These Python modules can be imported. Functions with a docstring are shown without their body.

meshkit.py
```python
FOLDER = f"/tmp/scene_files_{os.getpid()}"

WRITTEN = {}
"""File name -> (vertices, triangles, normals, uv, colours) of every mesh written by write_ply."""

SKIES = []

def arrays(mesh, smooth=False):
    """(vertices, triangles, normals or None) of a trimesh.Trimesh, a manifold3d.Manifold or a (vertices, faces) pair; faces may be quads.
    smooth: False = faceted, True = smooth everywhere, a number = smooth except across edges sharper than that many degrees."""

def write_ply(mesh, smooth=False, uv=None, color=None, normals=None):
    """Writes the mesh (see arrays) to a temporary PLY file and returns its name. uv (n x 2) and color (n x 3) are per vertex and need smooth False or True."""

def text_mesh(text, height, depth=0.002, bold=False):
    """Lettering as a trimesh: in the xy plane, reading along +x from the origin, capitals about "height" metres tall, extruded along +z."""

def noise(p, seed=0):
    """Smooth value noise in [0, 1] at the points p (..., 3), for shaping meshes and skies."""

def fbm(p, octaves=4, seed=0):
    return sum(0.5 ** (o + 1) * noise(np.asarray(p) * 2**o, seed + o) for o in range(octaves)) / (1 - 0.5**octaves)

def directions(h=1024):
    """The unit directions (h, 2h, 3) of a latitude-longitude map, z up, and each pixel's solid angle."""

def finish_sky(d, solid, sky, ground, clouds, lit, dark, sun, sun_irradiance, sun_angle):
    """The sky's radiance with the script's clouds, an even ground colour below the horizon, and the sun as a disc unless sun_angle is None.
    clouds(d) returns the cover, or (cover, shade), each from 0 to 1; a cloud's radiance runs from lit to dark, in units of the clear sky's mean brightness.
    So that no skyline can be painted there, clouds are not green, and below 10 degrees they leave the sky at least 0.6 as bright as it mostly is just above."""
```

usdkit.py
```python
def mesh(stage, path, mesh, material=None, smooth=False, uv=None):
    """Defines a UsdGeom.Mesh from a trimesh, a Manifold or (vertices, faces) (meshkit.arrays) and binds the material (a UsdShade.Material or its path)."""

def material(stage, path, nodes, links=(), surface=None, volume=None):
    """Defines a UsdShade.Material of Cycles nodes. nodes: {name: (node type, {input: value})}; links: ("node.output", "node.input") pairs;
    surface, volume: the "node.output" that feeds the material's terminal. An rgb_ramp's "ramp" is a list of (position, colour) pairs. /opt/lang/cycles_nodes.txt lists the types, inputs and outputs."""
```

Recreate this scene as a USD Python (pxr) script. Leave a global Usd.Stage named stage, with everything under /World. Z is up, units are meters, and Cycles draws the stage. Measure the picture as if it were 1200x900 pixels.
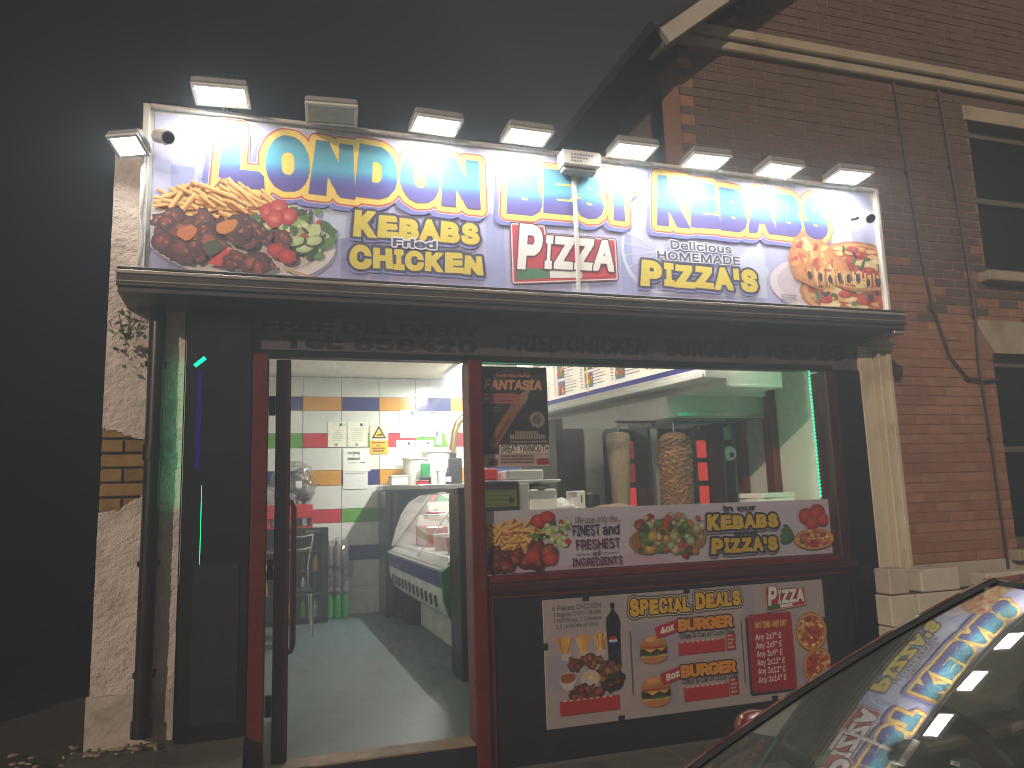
import math, random
import numpy as np, trimesh, shapely
from shapely import affinity
from shapely.geometry import Polygon, box as sbox, LineString, Point
from shapely.ops import unary_union
from pxr import Usd, UsdGeom, UsdLux, UsdShade, Gf, Sdf, Vt
import usdkit, meshkit

stage = Usd.Stage.CreateInMemory()
UsdGeom.SetStageUpAxis(stage, 'Z'); UsdGeom.SetStageMetersPerUnit(stage, 1.0)
UsdGeom.Xform.Define(stage, '/World'); UsdGeom.Scope.Define(stage, '/World/Looks')
RNG = random.Random(7)

# ------------------------------------------------------------------ camera
YAW, PITCH, ROLL = map(math.radians, (18.2, 8.6, -1.84))
EYE = np.array([0.0, -4.5, 1.53])
fw = np.array([math.sin(YAW)*math.cos(PITCH), math.cos(YAW)*math.cos(PITCH), math.sin(PITCH)])
r0 = np.array([math.cos(YAW), -math.sin(YAW), 0.0]); u0 = np.cross(r0, fw)
rt = math.cos(ROLL)*r0 + math.sin(ROLL)*u0; up = -math.sin(ROLL)*r0 + math.cos(ROLL)*u0
cam = UsdGeom.Camera.Define(stage, '/World/camera')
cam.CreateHorizontalApertureAttr(36.0); cam.CreateVerticalApertureAttr(27.0); cam.CreateFocalLengthAttr(27.0)
cam.CreateClippingRangeAttr(Gf.Vec2f(0.05, 500.0)); cam.CreateExposureAttr(0.0)
m4 = Gf.Matrix4d(*[float(x) for x in (*rt, 0, *up, 0, *(-fw), 0, *EYE, 1)])
UsdGeom.Xformable(cam).AddTransformOp().Set(m4)

# ------------------------------------------------------------------ night sky and the low warm street light from the left
LIGHT_DIR = np.array([-0.62, -0.72, 0.36]); LIGHT_DIR /= np.linalg.norm(LIGHT_DIR)
SUN_EL = math.asin(LIGHT_DIR[2]); SUN_ROT = math.atan2(LIGHT_DIR[0], LIGHT_DIR[1])
SKY_STRENGTH, SUN_INTENSITY = 0.003, 0.92
usdkit.material(stage, '/World/Looks/night_sky', {
    's': ('sky_texture', {'sky_type': 'single_scattering', 'sun_disc': False, 'sun_elevation': SUN_EL, 'sun_rotation': SUN_ROT}),
    'b': ('background_shader', {'strength': SKY_STRENGTH})}, [('s.color', 'b.color')], surface='b.background')
dome = UsdLux.DomeLight.Define(stage, '/World/sky')
UsdShade.MaterialBindingAPI.Apply(dome.GetPrim()).Bind(UsdShade.Material.Get(stage, '/World/Looks/night_sky'))
dome.GetPrim().SetCustomDataByKey('kind', 'structure')
sun = UsdLux.DistantLight.Define(stage, '/World/street_glow')
sun.CreateIntensityAttr(SUN_INTENSITY); sun.CreateAngleAttr(0.5); sun.CreateNormalizeAttr(True); sun.CreateColorAttr(Gf.Vec3f(1.0, 0.78, 0.6))
zc = LIGHT_DIR; xc = np.cross([0, 0, 1.0], zc); xc /= np.linalg.norm(xc); yc_ = np.cross(zc, xc)
UsdGeom.Xformable(sun).AddTransformOp().Set(Gf.Matrix4d(*[float(x) for x in (*xc, 0, *yc_, 0, *zc, 0, 0, 0, 0, 1)]))

FLOOD, TUBE, LED_G, LIT_PRINT, HEAT = 26.0, 14.0, 2.6, 0.9, 0.6
LED_LAMP = 26.0
FLOOD_LAMP, TUBE_LAMP = 62.0, 680.0
GLARE_HAZE = 0.04

# ------------------------------------------------------------------ materials
def lin(c):
    c = np.asarray(c, float)/255.0
    return tuple(np.where(c <= 0.04045, c/12.92, ((c+0.055)/1.055)**2.4))

MATS = {}
def mat(name, rgb, rough=0.5, metal=0.0, vary=0.12, scale=6.0, bump=0.0, bscale=40.0, coat=0.0, spec=0.5, dirt=None, stretch=(1, 1, 1)):
    if name in MATS: return MATS[name]
    c = np.array(lin(rgb))
    n = {'g': ('geometry', {}), 'map': ('mapping', {'scale': stretch}), 'n': ('noise_texture', {'scale': scale, 'detail': 5.0, 'roughness': 0.6}),
         'r': ('rgb_ramp', {'ramp': [(0.25, tuple(c*(1-vary))), (0.75, tuple(np.minimum(c*(1+vary), 0.95)))]}),
         'rr': ('map_range', {'from_min': 0.3, 'from_max': 0.7, 'to_min': max(0.03, rough-0.08), 'to_max': min(1, rough+0.08), 'clamp': True}),
         'p': ('principled_bsdf', {'metallic': metal, 'coat_weight': coat, 'specular_ior_level': spec})}
    l = [('g.position', 'map.vector'), ('map.vector', 'n.vector'), ('n.fac', 'r.fac'), ('n.fac', 'rr.value'), ('rr.result', 'p.roughness')]
    out = 'r.color'
    if dirt is not None:
        dc = lin(dirt)
        n['n2'] = ('noise_texture', {'scale': 2.3, 'detail': 7.0, 'roughness': 0.7}); n['r2'] = ('rgb_ramp', {'ramp': [(0.5, (0, 0, 0)), (0.68, (0.8, 0.8, 0.8))]})
        n['mx'] = ('mix_color', {'b': dc})
        l += [('g.position', 'n2.vector'), ('n2.fac', 'r2.fac'), ('r2.color', 'mx.fac'), ('r.color', 'mx.a')]; out = 'mx.result'
    l.append((out, 'p.base_color'))
    if bump:
        n['bn'] = ('noise_texture', {'scale': bscale, 'detail': 4.0}); n['b'] = ('bump', {'strength': bump, 'distance': 0.01})
        l += [('g.position', 'bn.vector'), ('bn.fac', 'b.height'), ('b.normal', 'p.normal')]
    MATS[name] = usdkit.material(stage, '/World/Looks/' + name, n, l, surface='p.BSDF')
    return MATS[name]

def emit(name, rgb, strength):
    MATS[name] = usdkit.material(stage, '/World/Looks/' + name, {'e': ('emission', {'color': rgb, 'strength': strength})}, [], surface='e.emission'); return MATS[name]

def pane(name, tint=(1, 1, 1), f0=.04, rough=0.0, dust=None):
    """A clear sheet: see-through, with a mirror part that grows at glancing angles on both of its faces; dust adds a thin dull film."""
    n = {'t': ('transparent_bsdf', {'color': tint}), 'g': ('glossy_bsdf', {'color': (1, 1, 1), 'roughness': rough}), 'w': ('layer_weight', {'blend': 0.5}), 'p5': ('math', {'math_type': 'power', 'value2': 5.0}),
         'ma': ('math', {'math_type': 'multiply_add', 'value2': 1-f0, 'value3': f0}), 'm': ('mix_closure', {})}
    l = [('w.facing', 'p5.value1'), ('p5.value', 'ma.value1'), ('ma.value', 'm.fac'), ('t.BSDF', 'm.closure1'), ('g.BSDF', 'm.closure2')]; out = 'm.closure'
    if dust:
        n.update({'d': ('diffuse_bsdf', {'color': dust[0]}), 'm2': ('mix_closure', {}), 'ge': ('geometry', {}), 'dn': ('noise_texture', {'scale': 5.0, 'detail': 8.0, 'roughness': 0.7}), 'dr': ('map_range', {'from_min': .3, 'from_max': .75, 'to_min': dust[1]*.5, 'to_max': dust[1]*1.5, 'clamp': True})})
        l += [('ge.position', 'dn.vector'), ('dn.fac', 'dr.value'), ('dr.result', 'm2.fac'), ('m.closure', 'm2.closure1'), ('d.BSDF', 'm2.closure2')]; out = 'm2.closure'
    MATS[name] = usdkit.material(stage, '/World/Looks/' + name, n, l, surface=out); return MATS[name]

def printed(name, rough, coat=0.0, em=0.0, gain=1.0, glare_mix=0.0, spec=.5):
    n = {'a': ('attribute', {'attribute': 'tint'}), 'p': ('principled_bsdf', {'roughness': rough, 'coat_weight': coat, 'emission_strength': em, 'specular_ior_level': spec}),
         'g': ('geometry', {}), 'n': ('noise_texture', {'scale': 3.0, 'detail': 6.0}), 'r': ('rgb_ramp', {'ramp': [(0.3, (0.9*gain,)*3), (0.7, (1.0*gain,)*3)]}), 'm': ('mix_color', {'blend_type': 'multiply', 'fac': 1.0})}
    l = [('a.color', 'm.a'), ('g.position', 'n.vector'), ('n.fac', 'r.fac'), ('r.color', 'm.b'), ('m.result', 'fd.a'), ('fd.result', 'p.base_color')]
    n['fd'] = ('mix_color', {'b': lin((196, 194, 214)), 'fac': glare_mix})  # pales the print: lamp glare mixed into its colour
    if em: l.append(('a.color', 'p.emission_color'))
    MATS[name] = usdkit.material(stage, '/World/Looks/' + name, n, l, surface='p.BSDF'); return MATS[name]

printed('print_vinyl', 0.52, glare_mix=.14, spec=.22); printed('print_paper', 0.75); printed('print_board', 0.45, gain=.74); printed('print_lit', 0.4, em=LIT_PRINT)
pane('shop_glass'); pane('display_glass', (0.97, 0.98, 0.985)); pane('car_glass', (0.42, 0.5, 0.48), .2, 0.0, ((.42, .47, .42), .15)); pane('plastic_wrap', (0.82, 0.84, 0.84), .08, 0.12)
emit('flood_glow', (1.0, 0.985, 0.95), FLOOD); emit('tube_glow', (1.0, 0.96, 0.86), TUBE); emit('led_glow', (0.0, 0.8, 0.34), LED_G)
emit('led_purple', (0.16, 0.08, 1.0), 0.10); emit('heat_glow', (1.0, 0.07, 0.05), HEAT); emit('heat_dim', (1.0, 0.09, 0.06), 0.22); emit('screen_glow', (0.42, 0.45, 0.08), 0.14)

# ------------------------------------------------------------------ things, parts, sub-parts
USED = {}
def numbered(parent, name):
    k = USED.setdefault(parent, {}); i = k.get(name, -1) + 1; k[name] = i
    return name if i == 0 else '%s_%03d' % (name, i)

def cat(ms):
    ms = [m for m in ms if m is not None]
    return ms[0] if len(ms) == 1 else trimesh.util.concatenate(ms)

class Thing:
    """A top-level thing: parts are added in world metres; close() sets the Xform at the middle of its base."""
    def __init__(s, name, label=None, category=None, group=None, kind=None):
        s.path = '/World/' + numbered('/World', name); s.parts = []; s.data = {k: v for k, v in (('label', label), ('category', category), ('group', group), ('kind', kind)) if v}
    def part(s, name, mesh, material, parent=None, smooth=False, label=None, kind=None):
        if isinstance(mesh, (list, tuple)): mesh = cat(list(mesh))
        path = (parent or s.path) + '/' + numbered(parent or s.path, name)
        s.parts.append((path, mesh, material, smooth, label, kind)); return path
    def close(s):
        allv = np.vstack([p[1].vertices for p in s.parts]); lo, hi = allv.min(0), allv.max(0)
        base = np.array([(lo[0]+hi[0])/2, (lo[1]+hi[1])/2, lo[2]])
        x = UsdGeom.Xform.Define(stage, s.path); x.AddTranslateOp().Set(Gf.Vec3d(*map(float, base)))
        for k, v in s.data.items(): x.GetPrim().SetCustomDataByKey(k, v)
        for path, mesh, material, smooth, label, kind in s.parts:
            write(path, mesh, material, smooth, base, label, kind)
        s.base = base; return s

def write(path, mesh, material, smooth, base=(0, 0, 0), label=None, kind=None):
    col = getattr(mesh, 'tint', None)
    mm = usdkit.mesh(stage, path, trimesh.Trimesh(np.asarray(mesh.vertices)-np.asarray(base), mesh.faces, process=False), MATS[material] if isinstance(material, str) else material, smooth=False if col is not None else smooth)
    if col is not None:
        UsdGeom.PrimvarsAPI(mm).CreatePrimvar('tint', Sdf.ValueTypeNames.Color3fArray, 'vertex').Set(Vt.Vec3fArray.FromNumpy(np.asarray(col, np.float32)))
    if label: mm.GetPrim().SetCustomDataByKey('label', label)
    if kind: mm.GetPrim().SetCustomDataByKey('kind', kind)
    return mm

def lamp(T, at, w, h, power, color, R=None):
    """The light of a lamp, inside the lamp's own thing: it shines along its -z axis."""
    l = UsdLux.RectLight.Define(stage, T.path + '/lamp'); l.CreateWidthAttr(w); l.CreateHeightAttr(h); l.CreateIntensityAttr(power); l.CreateColorAttr(Gf.Vec3f(*color))
    M = np.eye(4) if R is None else np.array(R); p = (M @ np.array([*at, 1.0]))[:3] - T.base; X = M[:3, :3]
    UsdGeom.Xformable(l).AddTransformOp().Set(Gf.Matrix4d(*[float(v) for v in (*X[:, 0], 0, *X[:, 1], 0, *X[:, 2], 0, *p, 1)]))

def struct(name, mesh, material, smooth=False, kind='structure', label=None, category=None):
    mm = write('/World/' + numbered('/World', name), mesh, material, smooth); p = mm.GetPrim(); p.SetCustomDataByKey('kind', kind)
    if label: p.SetCustomDataByKey('label', label)
    if category: p.SetCustomDataByKey('category', category)

def copy_of(src, name, offset, label, category, group, rotz=0.0):
    x = UsdGeom.Xform.Define(stage, '/World/' + numbered('/World', name)); p = x.GetPrim()
    p.GetReferences().AddInternalReference(Sdf.Path(src.path)); p.SetInstanceable(True)
    x.ClearXformOpOrder(); x.AddTranslateOp(opSuffix='place').Set(Gf.Vec3d(*map(float, np.asarray(src.base)+np.asarray(offset))))
    if rotz: x.AddRotateZOp(opSuffix='turn').Set(float(rotz))
    for k, v in (('label', label), ('category', category), ('group', group)):
        if v: p.SetCustomDataByKey(k, v)

# ------------------------------------------------------------------ shapes
def bx(x0, x1, y0, y1, z0, z1, b=0.0):
    if b <= 0:
        m = trimesh.creation.box([x1-x0, y1-y0, z1-z0]); m.apply_translation([(x0+x1)/2, (y0+y1)/2, (z0+z1)/2]); return m
    pts = []
    for sx in (0, 1):
        for sy in (0, 1):
            for sz in (0, 1):
                x, y, z = (x0, x1)[sx], (y0, y1)[sy], (z0, z1)[sz]; ix, iy, iz = (b, -b)[sx], (b, -b)[sy], (b, -b)[sz]
                pts += [(x, y+iy, z+iz), (x+ix, y, z+iz), (x+ix, y+iy, z)]
    return trimesh.convex.convex_hull(np.array(pts))

def extr(poly, h): return cat([trimesh.creation.extrude_polygon(g, h, engine='earcut') for g in geoms(poly)])
def geoms(p): return [g for g in getattr(p, 'geoms', [p]) if isinstance(g, Polygon) and g.area > 1e-9]
def prism_xz(poly, y0, y1):
    m = extr(poly, y1-y0); v = m.vertices.copy(); m.vertices = np.stack([v[:, 0], y0 + v[:, 2], v[:, 1]], 1); m.invert(); return m
def prism_yz(poly, x0, x1):
    m = extr(poly, x1-x0); v = m.vertices.copy(); m.vertices = np.stack([x0 + v[:, 2], v[:, 0], v[:, 1]], 1); return m
def prism_xy(poly, z0, z1):
    m = extr(poly, z1-z0); m.apply_translation([0, 0, z0]); return m
def cyl(p, q, r, r2=None, n=16):
    p, q = np.asarray(p, float), np.asarray(q, float); r2 = r if r2 is None else r2
    d = (q-p)/np.linalg.norm(q-p); a = np.cross(d, [0, 0, 1.0] if abs(d[2]) < 0.9 else [1.0, 0, 0]); a /= np.linalg.norm(a); b = np.cross(d, a)
    t = np.arange(n)*2*math.pi/n; ring = np.cos(t)[:, None]*a + np.sin(t)[:, None]*b
    v = np.vstack([p + ring*r, q + ring*r2, p, q]); f = []
    for i in range(n):
        j = (i+1) % n; f += [[i, j, n+j], [i, n+j, n+i], [2*n, j, i], [2*n+1, n+i, n+j]]
    m = trimesh.Trimesh(v, f, process=False); return m
def tube(pts, r, n=8, closed_ends=True):
    p = np.asarray(pts, float); t = np.gradient(p, axis=0); t /= np.linalg.norm(t, axis=1, keepdims=True)
    a = np.cross(t, np.where(np.abs(t[:, 2:]) < 0.95, [0, 0, 1.0], [1.0, 0, 0])); a /= np.linalg.norm(a, axis=1, keepdims=True)
    for i in range(1, len(a)):
        if a[i] @ a[i-1] < 0: a[i] = -a[i]
    b = np.cross(t, a); g = np.arange(n)*2*math.pi/n; r = np.broadcast_to(r, (len(p),))
    v = p[:, None] + r[:, None, None]*(np.cos(g)[None, :, None]*a[:, None] + np.sin(g)[None, :, None]*b[:, None])
    f = []
    for i in range(len(p)-1):
        for j in range(n):
            k = (j+1) % n; f += [[i*n+j, i*n+k, (i+1)*n+k], [i*n+j, (i+1)*n+k, (i+1)*n+j]]
    v = v.reshape(-1, 3); m = len(v)
    v = np.vstack([v, p[0], p[-1]])
    for j in range(n):
        k = (j+1) % n; f += [[m, k, j], [m+1, (len(p)-1)*n+j, (len(p)-1)*n+k]]
    return trimesh.Trimesh(v, f, process=False)
def lathe(prof, centre, n=24):
    pr = np.asarray(prof, float); t = np.arange(n)*2*math.pi/n
    v = np.stack([pr[:, None, 0]*np.cos(t), pr[:, None, 0]*np.sin(t), np.broadcast_to(pr[:, None, 1], (len(pr), n))], -1).reshape(-1, 3) + np.asarray(centre)
    f = []
    for i in range(len(pr)-1):
        for j in range(n):
            k = (j+1) % n; f += [[i*n+j, i*n+k, (i+1)*n+k], [i*n+j, (i+1)*n+k, (i+1)*n+j]]
    return trimesh.Trimesh(v, f, process=False)
def gridmesh(P):
    h, w = P.shape[:2]; i, j = np.meshgrid(np.arange(h-1), np.arange(w-1), indexing='ij'); a = (i*w+j).ravel()
    return trimesh.Trimesh(P.reshape(-1, 3), np.vstack([np.stack([a, a+1, a+w+1], 1), np.stack([a, a+w+1, a+w], 1)]), process=False)
def turn(m, deg, at, axis=(0, 0, 1)):
    m.apply_transform(trimesh.transformations.rotation_matrix(math.radians(deg), axis, at)); return m

# ------------------------------------------------------------------ flat print: coloured sheets in layers, in the plane x-z seen from -y
GL = {}
def glyphs(text, bold=True):
    """Lettering as a 2-D shape with capitals 1 unit tall, from meshkit.text_mesh."""
    if (text, bold) not in GL:
        m = meshkit.text_mesh(text, 1.0, depth=0.05, bold=bold); n = m.face_normals[:, 2] > 0.9
        t = m.triangles[n][:, :, :2]
        GL[text, bold] = unary_union([Polygon(q) for q in t if abs(Polygon(q).area) > 1e-9]).buffer(0.002)
    return GL[text, bold]
def words(text, x0, x1, z, h, bold=True, fat=0.0, slant=0.0, mitre=False):
    """Text set between x0 and x1 with its baseline at z and capitals h tall."""
    g = glyphs(text, bold)
    if mitre: g = g.simplify(.012).buffer(fat, join_style=2, mitre_limit=1.9)
    elif fat: g = g.buffer(fat)
    a, b, c, d = g.bounds; s = (x1-x0)/(c-a)
    g = affinity.affine_transform(g, [s, slant*h, 0, h, x0-a*s, z])
    return g

class Print:
    def __init__(s, y, step=0.00006): s.y, s.step, s.n, s.v, s.f, s.c, s.k = y, step, 0, [], [], [], 0
    def raw(s, v2, f, c):
        v = np.stack([v2[:, 0], np.full(len(v2), s.y - s.n*s.step), v2[:, 1]], 1)
        s.v.append(v); s.f.append(np.asarray(f)+s.k); s.c.append(c); s.k += len(v)
    def add(s, poly, col, lift=1):
        s.n += lift
        for g in geoms(poly):
            v, f = trimesh.creation.triangulate_polygon(g, engine='earcut')
            if len(f) == 0: continue
            v = np.asarray(v)[:, :2]; t = v[f]; cr = (t[:, 1, 0]-t[:, 0, 0])*(t[:, 2, 1]-t[:, 0, 1]) - (t[:, 1, 1]-t[:, 0, 1])*(t[:, 2, 0]-t[:, 0, 0])
            f = np.where((cr < 0)[:, None], np.asarray(f)[:, ::-1], f)
            c = np.array([col(x, z) for x, z in v]) if callable(col) else np.tile(lin(col), (len(v), 1))
            s.raw(v, f, c)
        return s
    def fan(s, pts, cen, c0, c1):
        s.n += 1; n = len(pts); v = np.vstack([pts, cen]); f = [[i, (i+1) % n, n] for i in range(n)]
        s.raw(v, f, np.vstack([np.tile(lin(c1), (n, 1)), lin(c0)]))
    def blob(s, x, z, rx, rz, c0, c1, ang=0.0, rough=0.12, n=14, rng=RNG, light=(-0.2, 0.25)):
        t = np.arange(n)*2*math.pi/n; k = np.array([1+rng.uniform(-rough, rough) for _ in t]); a, b = rx*k*np.cos(t), rz*k*np.sin(t); ca, sa = math.cos(ang), math.sin(ang)
        s.fan(np.stack([x+a*ca-b*sa, z+a*sa+b*ca], 1), (x+light[0]*rx*0.8, z+light[1]*rz*0.8), c0, c1)
    def mesh(s):
        v, f, c = np.vstack(s.v), np.vstack(s.f), np.vstack(s.c); a = np.cross(v[f[:, 1]]-v[f[:, 0]], v[f[:, 2]]-v[f[:, 0]]); f = f[np.linalg.norm(a, axis=1) > 1e-12]
        u, inv = np.unique(f, return_inverse=True); m = trimesh.Trimesh(v[u], inv.reshape(-1, 3), process=False); m.tint = c[u]; return m

def jit(c, a, rng=RNG): k = rng.uniform(1-a, 1+a); return tuple(min(255, max(0, q*k)) for q in c)
def chips(P, cx, cz, rx, rz, n, rng, a0=0.0, spread=1.2, L=0.09, W=0.011):
    for _ in range(n):
        t, q = rng.uniform(0, 2*math.pi), math.sqrt(rng.random()); x, z = cx+rx*q*math.cos(t), cz+rz*q*math.sin(t); a = a0+rng.uniform(-spread, spread)
        l = L*rng.uniform(0.7, 1.2)/2; ca, sa = math.cos(a), math.sin(a); w = W*rng.uniform(0.8, 1.3)
        def quad(w0, w1, c):
            v = np.array([[x-l*ca-w0*sa, z-l*sa+w0*ca], [x-l*ca-w1*sa, z-l*sa+w1*ca], [x+l*ca-w1*sa, z+l*sa+w1*ca], [x+l*ca-w0*sa, z+l*sa+w0*ca]])
            s_ = (v[1, 0]-v[0, 0])*(v[2, 1]-v[0, 1])-(v[1, 1]-v[0, 1])*(v[2, 0]-v[0, 0])
            P.n += 1; P.raw(v, [[0, 1, 2], [0, 2, 3]] if s_ > 0 else [[0, 2, 1], [0, 3, 2]], np.tile(lin(c), (4, 1)))
        quad(-w, -w*0.35, jit((176, 96, 26), 0.15, rng)); quad(-w*0.35, w, jit((240, 178, 72), 0.12, rng)); quad(w*0.4, w, jit((252, 214, 122), 0.08, rng))
def wavy(cx, cz, rx, rz, n, amp, rng, ang=0.0):
    t = np.arange(n)*2*math.pi/n; k = 1+amp*np.array([rng.uniform(-1, 1) for _ in t]); return affinity.rotate(Polygon(np.stack([cx+rx*k*np.cos(t), cz+rz*k*np.sin(t)], 1)).buffer(0), ang)
def salad(P, cx, cz, rx, rz, n, rng):
    for _ in range(n):
        x, z = cx+rng.uniform(-rx, rx), cz+rng.uniform(-rz, rz); k = rng.random(); r = 0.22*min(rx, rz)*rng.uniform(0.7, 1.5)
        if k < 0.45: P.add(wavy(x, z, r*1.3, r*0.8, 18, 0.25, rng, rng.uniform(0, 180)), jit(rng.choice([(96, 140, 50), (150, 182, 88), (196, 208, 140), (60, 104, 36)]), 0.12, rng))
        elif k < 0.7:
            P.blob(x, z, r*1.1, r*0.75, (206, 220, 150), (176, 200, 110), rng.uniform(0, 3), 0.04, rng=rng); P.add(Point(x, z).buffer(r*0.5), (222, 230, 178))
        elif k < 0.85: P.blob(x, z, r, r*0.8, (228, 70, 48), (168, 28, 24), rng.uniform(0, 3), 0.06, rng=rng)
        else: P.blob(x, z, r*1.2, r*0.45, (56, 92, 40), (34, 64, 26), rng.uniform(0, 3), 0.1, rng=rng)
def meat(P, cx, cz, rx, rz, n, rng, r=0.055, tones=((176, 76, 38), (146, 58, 32), (198, 104, 54))):
    for _ in range(n):
        x, z = cx+rng.uniform(-rx, rx), cz+rng.uniform(-rz, rz); c = rng.choice(tones); q = r*rng.uniform(0.7, 1.2)
        P.blob(x, z, q, q*0.75, jit(c, 0.2, rng), tuple(v*0.35 for v in c), rng.uniform(0, 3), 0.2, rng=rng)
        for _ in range(3):
            P.blob(x+rng.uniform(-.5, .5)*q, z+rng.uniform(-.35, .4)*q, q*0.22, q*0.12, jit((214, 122, 66), 0.2, rng), (140, 60, 30), rng.uniform(0, 3), 0.3, 8, rng)
def pizza(P, cx, cz, r, rng, sq=1.0, clip=None):
    def ad(poly, c): P.add(poly if clip is None else poly.intersection(clip), c)
    e = lambda q: affinity.scale(Point(cx, cz).buffer(q), 1, sq)
    ad(wavy(cx, cz, r, r*sq, 40, 0.02, rng), (190, 120, 52)); ad(wavy(cx, cz, r*0.93, r*0.93*sq, 40, 0.02, rng), (222, 166, 88)); ad(e(r*0.84), (196, 88, 40))
    for _ in range(int(46)):
        t, q = rng.uniform(0, 2*math.pi), r*0.8*math.sqrt(rng.random()); ad(wavy(cx+q*math.cos(t), cz+q*sq*math.sin(t), r*0.12, r*0.08*sq, 10, 0.3, rng), jit(rng.choice([(240, 206, 128), (232, 180, 92), (246, 222, 160)]), 0.06, rng))
    for _ in range(15):
        t, q = rng.uniform(0, 2*math.pi), r*0.7*math.sqrt(rng.random()); x, z = cx+q*math.cos(t), cz+q*sq*math.sin(t)
        ad(affinity.scale(Point(x, z).buffer(r*0.13), 1, sq), jit((176, 46, 30), 0.12, rng)); ad(affinity.scale(Point(x-.02*r, z+.02*r).buffer(r*0.09), 1, sq), jit((206, 74, 48), 0.12, rng))
    for _ in range(16):
        t, q = rng.uniform(0, 2*math.pi), r*0.75*math.sqrt(rng.random()); ad(wavy(cx+q*math.cos(t), cz+q*sq*math.sin(t), r*0.07, r*0.035, 9, 0.2, rng, rng.uniform(0, 180)), rng.choice([(70, 104, 40), (40, 40, 34), (92, 130, 52)]))
def burger(P, cx, cz, w, rng):
    h = w*0.9; el = lambda x0, x1, z0, z1: affinity.scale(Point((x0+x1)/2, (z0+z1)/2).buffer(0.5), x1-x0, z1-z0)
    P.add(el(cx-w*.46, cx+w*.46, cz-h*.5, cz-h*.12).union(sbox(cx-w*.46, cz-h*.34, cx+w*.46, cz-h*.2).buffer(w*.02)), (206, 140, 66)); P.add(sbox(cx-w*.44, cz-h*.26, cx+w*.44, cz-h*.2), (232, 186, 110))
    P.add(wavy(cx, cz-h*.14, w*.5, h*.09, 26, 0.18, rng), (74, 122, 40)); P.add(sbox(cx-w*.47, cz-h*.13, cx+w*.47, cz+h*.03).buffer(w*.03), (74, 40, 24))
    for i in range(7): P.blob(cx+w*rng.uniform(-.42, .42), cz+h*rng.uniform(-.1, 0), w*.05, h*.03, (128, 74, 44), (60, 32, 20), 0, .2, 8, rng)
    P.add(Polygon([(cx-w*.46, cz+h*.05), (cx+w*.47, cz+h*.05), (cx+w*.3, cz-h*.07), (cx+w*.12, cz+h*.02), (cx-w*.12, cz-h*.1), (cx-w*.3, cz+h*.02)]), (244, 190, 62))
    P.add(wavy(cx, cz+h*.08, w*.5, h*.055, 26, 0.25, rng), (110, 152, 60)); P.add(sbox(cx-w*.42, cz+h*.07, cx+w*.4, cz+h*.11).buffer(w*.015), (196, 50, 34))
    top = el(cx-w*.5, cx+w*.5, cz-h*.22, cz+h*.5).intersection(sbox(cx-w, cz+h*.12, cx+w, cz+h)); P.add(top, lambda x, z: np.array(lin((204, 124, 52)))*(1-0.5*min(1, abs(x-cx)/(w*.5))**2) + np.array(lin((246, 190, 110)))*0.25)
    P.add(el(cx-w*.3, cx+w*.12, cz+h*.28, cz+h*.44), (236, 176, 96))
    for _ in range(16): P.blob(cx+w*rng.uniform(-.34, .34), cz+h*rng.uniform(.22, .44), w*.018, w*.01, (250, 226, 176), (226, 190, 130), rng.uniform(0, 3), 0, 6, rng)
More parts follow.
